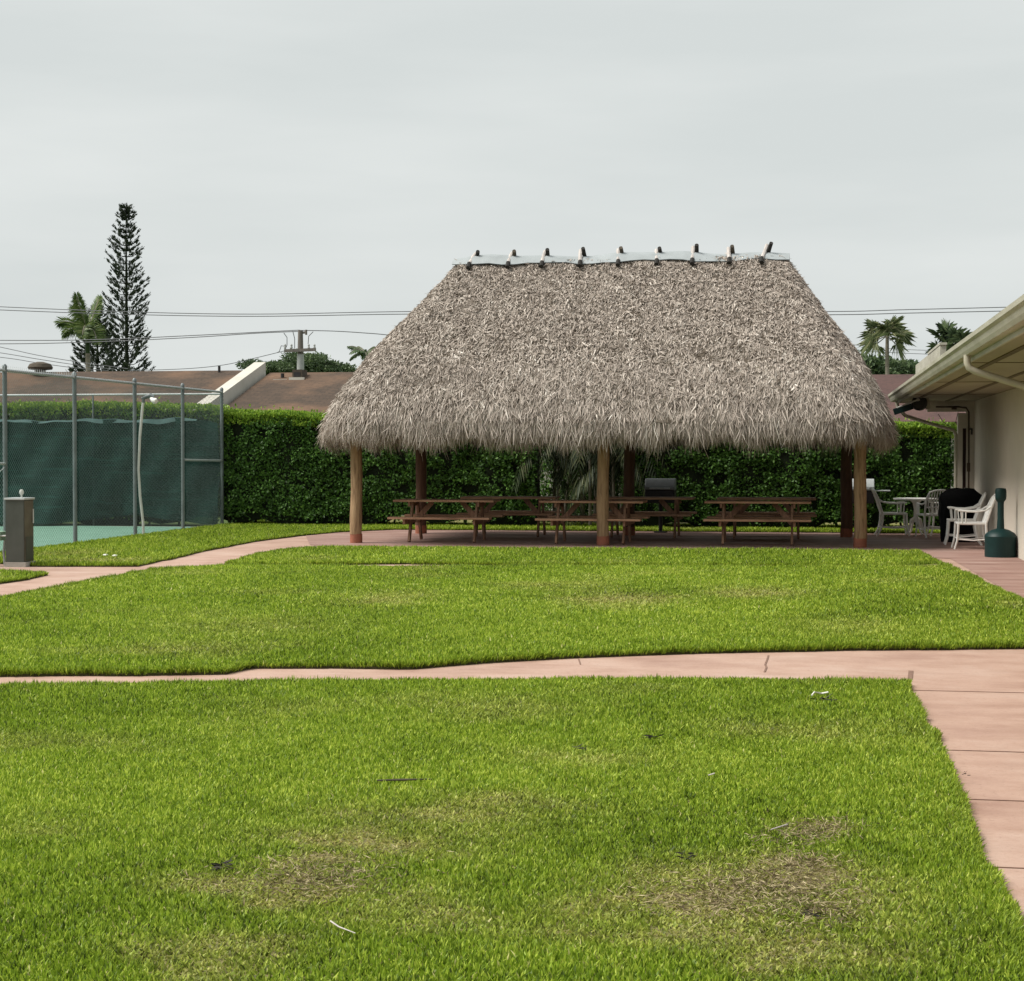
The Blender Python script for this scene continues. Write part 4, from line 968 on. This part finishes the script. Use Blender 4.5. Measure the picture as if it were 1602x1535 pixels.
def palm(label, px, py, Y, nfr, L_, kind='feather', seed=1, tr=.14, mat=None, azr=None, fr=None):
    random.seed(seed); c = PY(px, py, Y); x, z = c.x, c.z
    t = thing('palm_tree', label, 'palm', (x, Y, 0), group=None)
    b = MB(); b.tube([(x+.15, Y, 0), (x+.05, Y, z*.5), (x, Y, z*.85), (x, Y, z)], [tr*1.3, tr, tr*.85, tr*.7], 10)
    b.build('trunk', M['palmbark'], t, smooth=True)
    if kind == 'feather':
        b = MB(); b.tube([(x, Y, z-.9), (x, Y, z-.3), (x, Y, z+.15)], [tr*.9, tr*.85, tr*.4], 10); b.build('crownshaft', M['palmleaf'], t, smooth=True)
    lv = Leaves(); rt_ = MB()
    for az, rise, drp, l_ in (fr or ()):
        for q in range(3): frond(lv, (x, Y, z), az+random.uniform(-.08, .08), l_, rise, drp, 30, .42, .045, hang=(.9, .1, -.5)[q], tube=rt_)
    for i in range(0 if fr else nfr):
        az = (i*2.39996+random.uniform(-.2, .2)) if azr is None else azr[i % len(azr)]+random.uniform(-.12, .12)
        if kind == 'feather':
            frond(lv, (x, Y, z), az, L_*random.uniform(.85, 1.1), random.uniform(.15, .95), random.uniform(.25, .75), 34, L_*.22, .05, hang=.5, tube=rt_)
        else:
            el = random.uniform(-.9, 1.35); pl = L_*random.uniform(.3, .55)
            d = np.array([math.cos(az)*math.cos(el), math.sin(az)*math.cos(el), math.sin(el)]); e = np.array([x, Y, z])+d*pl-np.array([0, 0, .12*pl])
            rt_.tube([(x, Y, z), tuple(e)], .018, 5)
            sd_ = unit(np.cross(d, [0, 0, 1.])); upv = np.cross(sd_, d); n = 34; ro_ = random.uniform(-1.1, 1.1); sd_, upv = sd_*math.cos(ro_)+upv*math.sin(ro_), upv*math.cos(ro_)-sd_*math.sin(ro_)
            an = np.linspace(-2.1, 2.1, n)+RNG.normal(0, .04, n)
            D = d*np.cos(an)[:, None]+sd_*np.sin(an)[:, None]+upv*(.15*np.abs(np.sin(an)))[:, None]+RNG.normal(0, .04, (n, 3))
            lv.diamonds(np.repeat(e[None], n, 0), D, np.cross(D, upv), L_*.47*(1-.2*np.abs(an)/1.75)*(.75+.5*RNG.random(n)), .036, droop=.35, fold=.1)
    rt_.build('frond_stalks', M['palmbark'], t); lv.build('fronds', mat or (M['palmleaf'] if kind == 'feather' else M['fanleaf']), t); return t
palm('bright green feather palm in front of the dark norfolk pine', 137, 518, 66, 9, 1.75, seed=3, tr=.11, fr=[(3.1, .75, .55, 1.6), (3.5, .45, .6, 1.2), (2.6, 1.5, .6, 1.15), (4.4, 2.4, .5, .75), (1.0, 2.6, .6, .7), (.3, .9, 1.3, .9), (5.6, .6, 1.1, 1.0), (4.9, 1.0, 1.3, 1.0), (2.0, .9, .9, 1.2)])
palm('small feather palm peeking out beside the thatched roof slope', 572, 553, 62, 13, .85, seed=5, tr=.1, mat=M['tree'])
palm('slender fan palm standing above the red roof', 1388, 525, 62, 17, 1.25, 'fan', 8, .085)
palm('dense fan palm showing above the clubhouse gutter', 1490, 548, 55, 34, 1.25, 'fan', 9, .16, mat=M['tree'])
TY = 78
for i, (px, py, rx, rz_, sd2) in enumerate(((418, 577, 1.3, .45, 1), (462, 570, 1.35, .72, 2), (508, 577, 1.1, .48, 3))):
    c = PY(px, py, TY)
    blob_tree('broadleaf_tree', ('round low tree left of the utility pole', 'tallest broad tree crown behind the utility pole', 'low tree crown between utility pole and thatched roof')[i], 'tree', c.x, TY+i, 0, rx, 1.5, rz_, c.z, 5600, .13, M['tree'], 'trees beyond the rooftops', lumps=(10, 16, 12)[i], seed=sd2+20)
for i, (px, py, rx, rz_, sd2) in enumerate(((1362, 572, 1.1, .7, 5), (1412, 575, 1.3, .5, 6))):
    c = PY(px, py, 70)
    blob_tree('broadleaf_tree', ('small bushy tree left of the fan palm trunk', 'open twiggy tree right of the fan palm trunk')[i], 'tree', c.x, 70+i, 0, rx, 1.1, rz_, c.z, 2600, .17, M['tree'], 'trees beyond the rooftops', lumps=11, seed=sd2+40)
# ================================================================== UTILITY POLE AND CABLES
YP = 60.
p = PY(470, 517, YP); q = PY(470, 548, YP)
t = thing('utility_pole', 'grey utility pole with cross arm rising behind the brown roof', 'utility pole', (p.x, YP, 0))
b = MB(); b.tube([(p.x, YP, 0), (p.x, YP, q.z-.15)], [.17, .13], 12); b.build('lower_pole', M['pole_conc'], t, smooth=True)
b = MB(); b.tube([(p.x, YP, q.z-.149), (p.x, YP, p.z)], [.11, .09], 12); b.build('upper_pole', M['pole'], t, smooth=True)
a0, a1 = PY(445, 549, YP-.15), PY(494, 547, YP-.15)
b = MB(); b.beam(a0, a1, .09, .11); ar = b.build('cross_arm', M['pole'], t)
for px in (446, 456, 483, 492):
    c = PY(px, 544, YP-.15); b = MB(); b.lathe([(.03, -.05), (.05, 0), (.03, .05), (.045, .09), (.02, .13)], tuple(c), 8); b.build('insulator', M['pole_conc'], ar, smooth=True)
b = MB(); b.beam(PY(470, 521, YP), PY(479, 520, YP), .06, .08); b.tube([PY(479, 524, YP), PY(479, 516, YP)], .04, 6); b.build('top_bracket', M['pole'], t)
b = MB()
for pts in (((444, 521), (449, 528), (449, 540), (447, 545)), ((458, 518), (461, 530), (461, 545)), ((490, 519), (483, 526), (482, 538), (483, 545)), ((447, 542), (440, 541), (437, 550), (433, 552))):
    b.tube([PY(*c, YP-.1) for c in pts], .014, 4)
b.build('jumper_wire', M['wire'], t)
def spline(pts, n=24):
    out = []; P_ = [pts[0]]+list(pts)+[pts[-1]]
    for i in range(1, len(P_)-2):
        p0, p1, p2, p3 = (np.array(P_[k], float) for k in (i-1, i, i+1, i+2))
        for k in range(n):
            u = k/n; out.append(tuple(.5*((2*p1)+(-p0+p2)*u+(2*p0-5*p1+4*p2-p3)*u*u+(-p0+3*p1-3*p2+p3)*u**3)))
    out.append(pts[-1]); return out
def cable(label, pts, Y, r_=.016):
    b = MB(); b.tube([PY(a, c, Y) for a, c in spline(pts, 8)], r_, 5)
    tag(b.build('power_cable', M['wire'], smooth=True), label, 'cable', 'overhead cables')
cable('upper of the two long cables crossing above the norfolk pine', [(-260, 468), (0, 480), (200, 488), (400, 491.5), (640, 487.5), (960, 486), (1290, 487.5), (1420, 484.5), (1600, 480), (1800, 474)], 64)
cable('lower of the two long cables crossing above the norfolk pine', [(-260, 473), (0, 485), (200, 492), (400, 495), (640, 491.5), (960, 491), (1290, 492.5), (1420, 490), (1600, 486), (1800, 481)], 64)
cable('upper cable running left from the top of the utility pole', [(-200, 529), (0, 532.5), (150, 531.5), (300, 525), (400, 520), (469, 516.5)], YP)
cable('lower cable running left from the utility pole top', [(-200, 536), (0, 538), (150, 535), (300, 528), (400, 521.5), (469, 518.5)], YP+.5)
cable('cable running right from the utility pole into the thatched roof', [(469, 517), (520, 518), (570, 521), (620, 525.5), (800, 545), (900, 560)], YP)
cable('cable descending left from the utility pole cross arm', [(445, 549), (400, 560), (350, 571), (290, 577), (200, 580)], YP, .012)
cable('topmost thin cable sloping down at the far left', [(-150, 512), (0, 543), (60, 556), (120, 566), (200, 577)], 58, .012)
cable('middle thin cable sloping down at the far left', [(-150, 530), (0, 552), (60, 562), (120, 571), (180, 578)], 58, .012)
cable('lowest thin cable sloping down at the far left', [(-150, 545), (0, 559), (60, 568), (120, 576), (170, 580)], 58, .012)
cable('thin cable passing behind the slender fan palm', [(1250, 533), (1330, 539), (1400, 546), (1480, 549), (1600, 552)], 76, .012)
cable('lowest thin cable behind the fan palm trunk', [(1250, 541), (1330, 547), (1400, 552), (1480, 555), (1600, 558)], 76, .012)
# ================================================================== LITTER ON THE LAWN
def seg(name, label, cat, pts, r_, mat, z=.045):
    b = MB(); b.tube([(*G(px, py, z+dz), z+dz) for px, py, dz in pts], r_, 6); return tag(b.build(name, mat, smooth=True), label, cat)
seg('dry_stick', 'long thin grey stick lying across the front lawn', 'stick', [(590, 1221, 0), (630, 1220, .005), (676, 1219, .0)], [.004, .006, .003], M['pole_brown'])
seg('dry_stick', 'short pale stick beside the bare patch at right', 'stick', [(1206, 1298, .01), (1232, 1290, .02)], [.0025, .004], M['pole_pale'])
seg('dry_stick', 'small curved pale straw low on the front lawn', 'stick', [(517, 1441, .01), (530, 1450, .015), (556, 1460, .01)], [.003, .0025, .0015], M['pole_pale'])
seg('dry_stick', 'tiny white stick on the near lawn left of the path crack', 'stick', [(1108, 1213, .01), (1118, 1210, .02)], [.0035, .004], M['pole_pale'])
def leafscrap(label, px, py, w, mat, n=9, sx=1.4):
    x, y = G(px, py, .04); lv = Leaves(); n = n*2
    P = np.array([[x, y, .045]])+RNG.normal(0, 1, (n, 3))*np.array([w*sx*.22, w*.18, .006]); D = RNG.normal(0, 1, (n, 3))*np.array([1.6, .6, .3])
    lv.diamonds(P, D, RNG.normal(0, 1, (n, 3)), w*(.5+.7*RNG.random(n)), w*.16, fold=.3); o_ = lv.build('dead_leaf', mat); return tag(o_, label, 'leaf')
dk = leafmat('dark_dead_leaf', [(0, (.015, .014, .01)), (1, (.05, .045, .035))], .7, 0)
leafscrap('dark curled palm scrap on the lawn near the path corner', 1290, 1096, .08, dk, 12)
seg('plastic_ribbon', 'white ribbon lying on the dark palm scrap near the path', 'ribbon', [(1270, 1088, .02), (1274, 1083, .035), (1285, 1085, .02), (1296, 1083, .03)], .006, M['white'])
leafscrap('flat dark leaf scrap on the near lawn centre right', 1020, 1155, .06, dk, 6, 1.8)
leafscrap('dark brown curled leaf standing at the lower left of the lawn', 348, 1357, .06, dk, 10, .7)
leafscrap('small dark leaf left of the flat dark scrap', 909, 1171, .05, dk, 5)
leafscrap('dark leaf curl left of the right bare patch', 1072, 1340, .045, dk, 7)
leafscrap('small dark leaf on the pink walkway at right', 1512, 1213, .025, dk, 4)
leafscrap('tiny dark leaf at the grass edge of the pink walkway', 1478, 1204, .02, dk, 3)
leafscrap('dark torn sod piece at the bottom of the right bare patch', 1272, 1432, .035, dk, 12)
for i, (px, py) in enumerate(((180, 869), (165, 868))):
    x, y = G(px, py+1, .05); b = MB(); b.lathe([(.03, 0), (.045, .012), (.036, .026), (.012, .032)], (x, y, .04), 9)
    tag(b.build('white_stone', M['white'], smooth=True), ('small white stone on the grass by the court fence', 'leftmost white stone on the grass by the court fence')[i], 'stone')
# bare sod clods
sodm = leafmat('dry_sod', [(0, (.07, .05, .028)), (.5, (.25, .2, .11)), (1, (.48, .41, .25))], .9, .1)
lv = Leaves()
for (px, py), rr_, n in (((1250, 1310), .09, 300), ((1290, 1295), .08, 250), ((1265, 1350), .08, 300), ((1240, 1385), .12, 450), ((1170, 1385), .14, 350), ((1275, 1430), .09, 300), ((490, 1370), .17, 500), ((520, 1378), .1, 250), ((1190, 1410), .15, 350), ((1100, 1410), .12, 250)):
    x, y = G(px, py, .03); n = int(n*1.6)
    P = np.stack([x+RNG.normal(0, rr_*1.15, n), y+RNG.normal(0, rr_*1.1, n), .025+np.abs(RNG.normal(0, .012, n))], 1)
    D = np.stack([RNG.normal(0, 1, n), RNG.normal(0, 1, n), RNG.normal(.1, .35, n)], 1)
    lv.diamonds(P, D, RNG.normal(0, 1, (n, 3)), .02+.035*RNG.random(n), .004, fold=.1)
tag(lv.build('dead_grass', sodm), 'loose dry brown thatch on the bare patches of the front lawn', 'dead grass', kind='stuff')
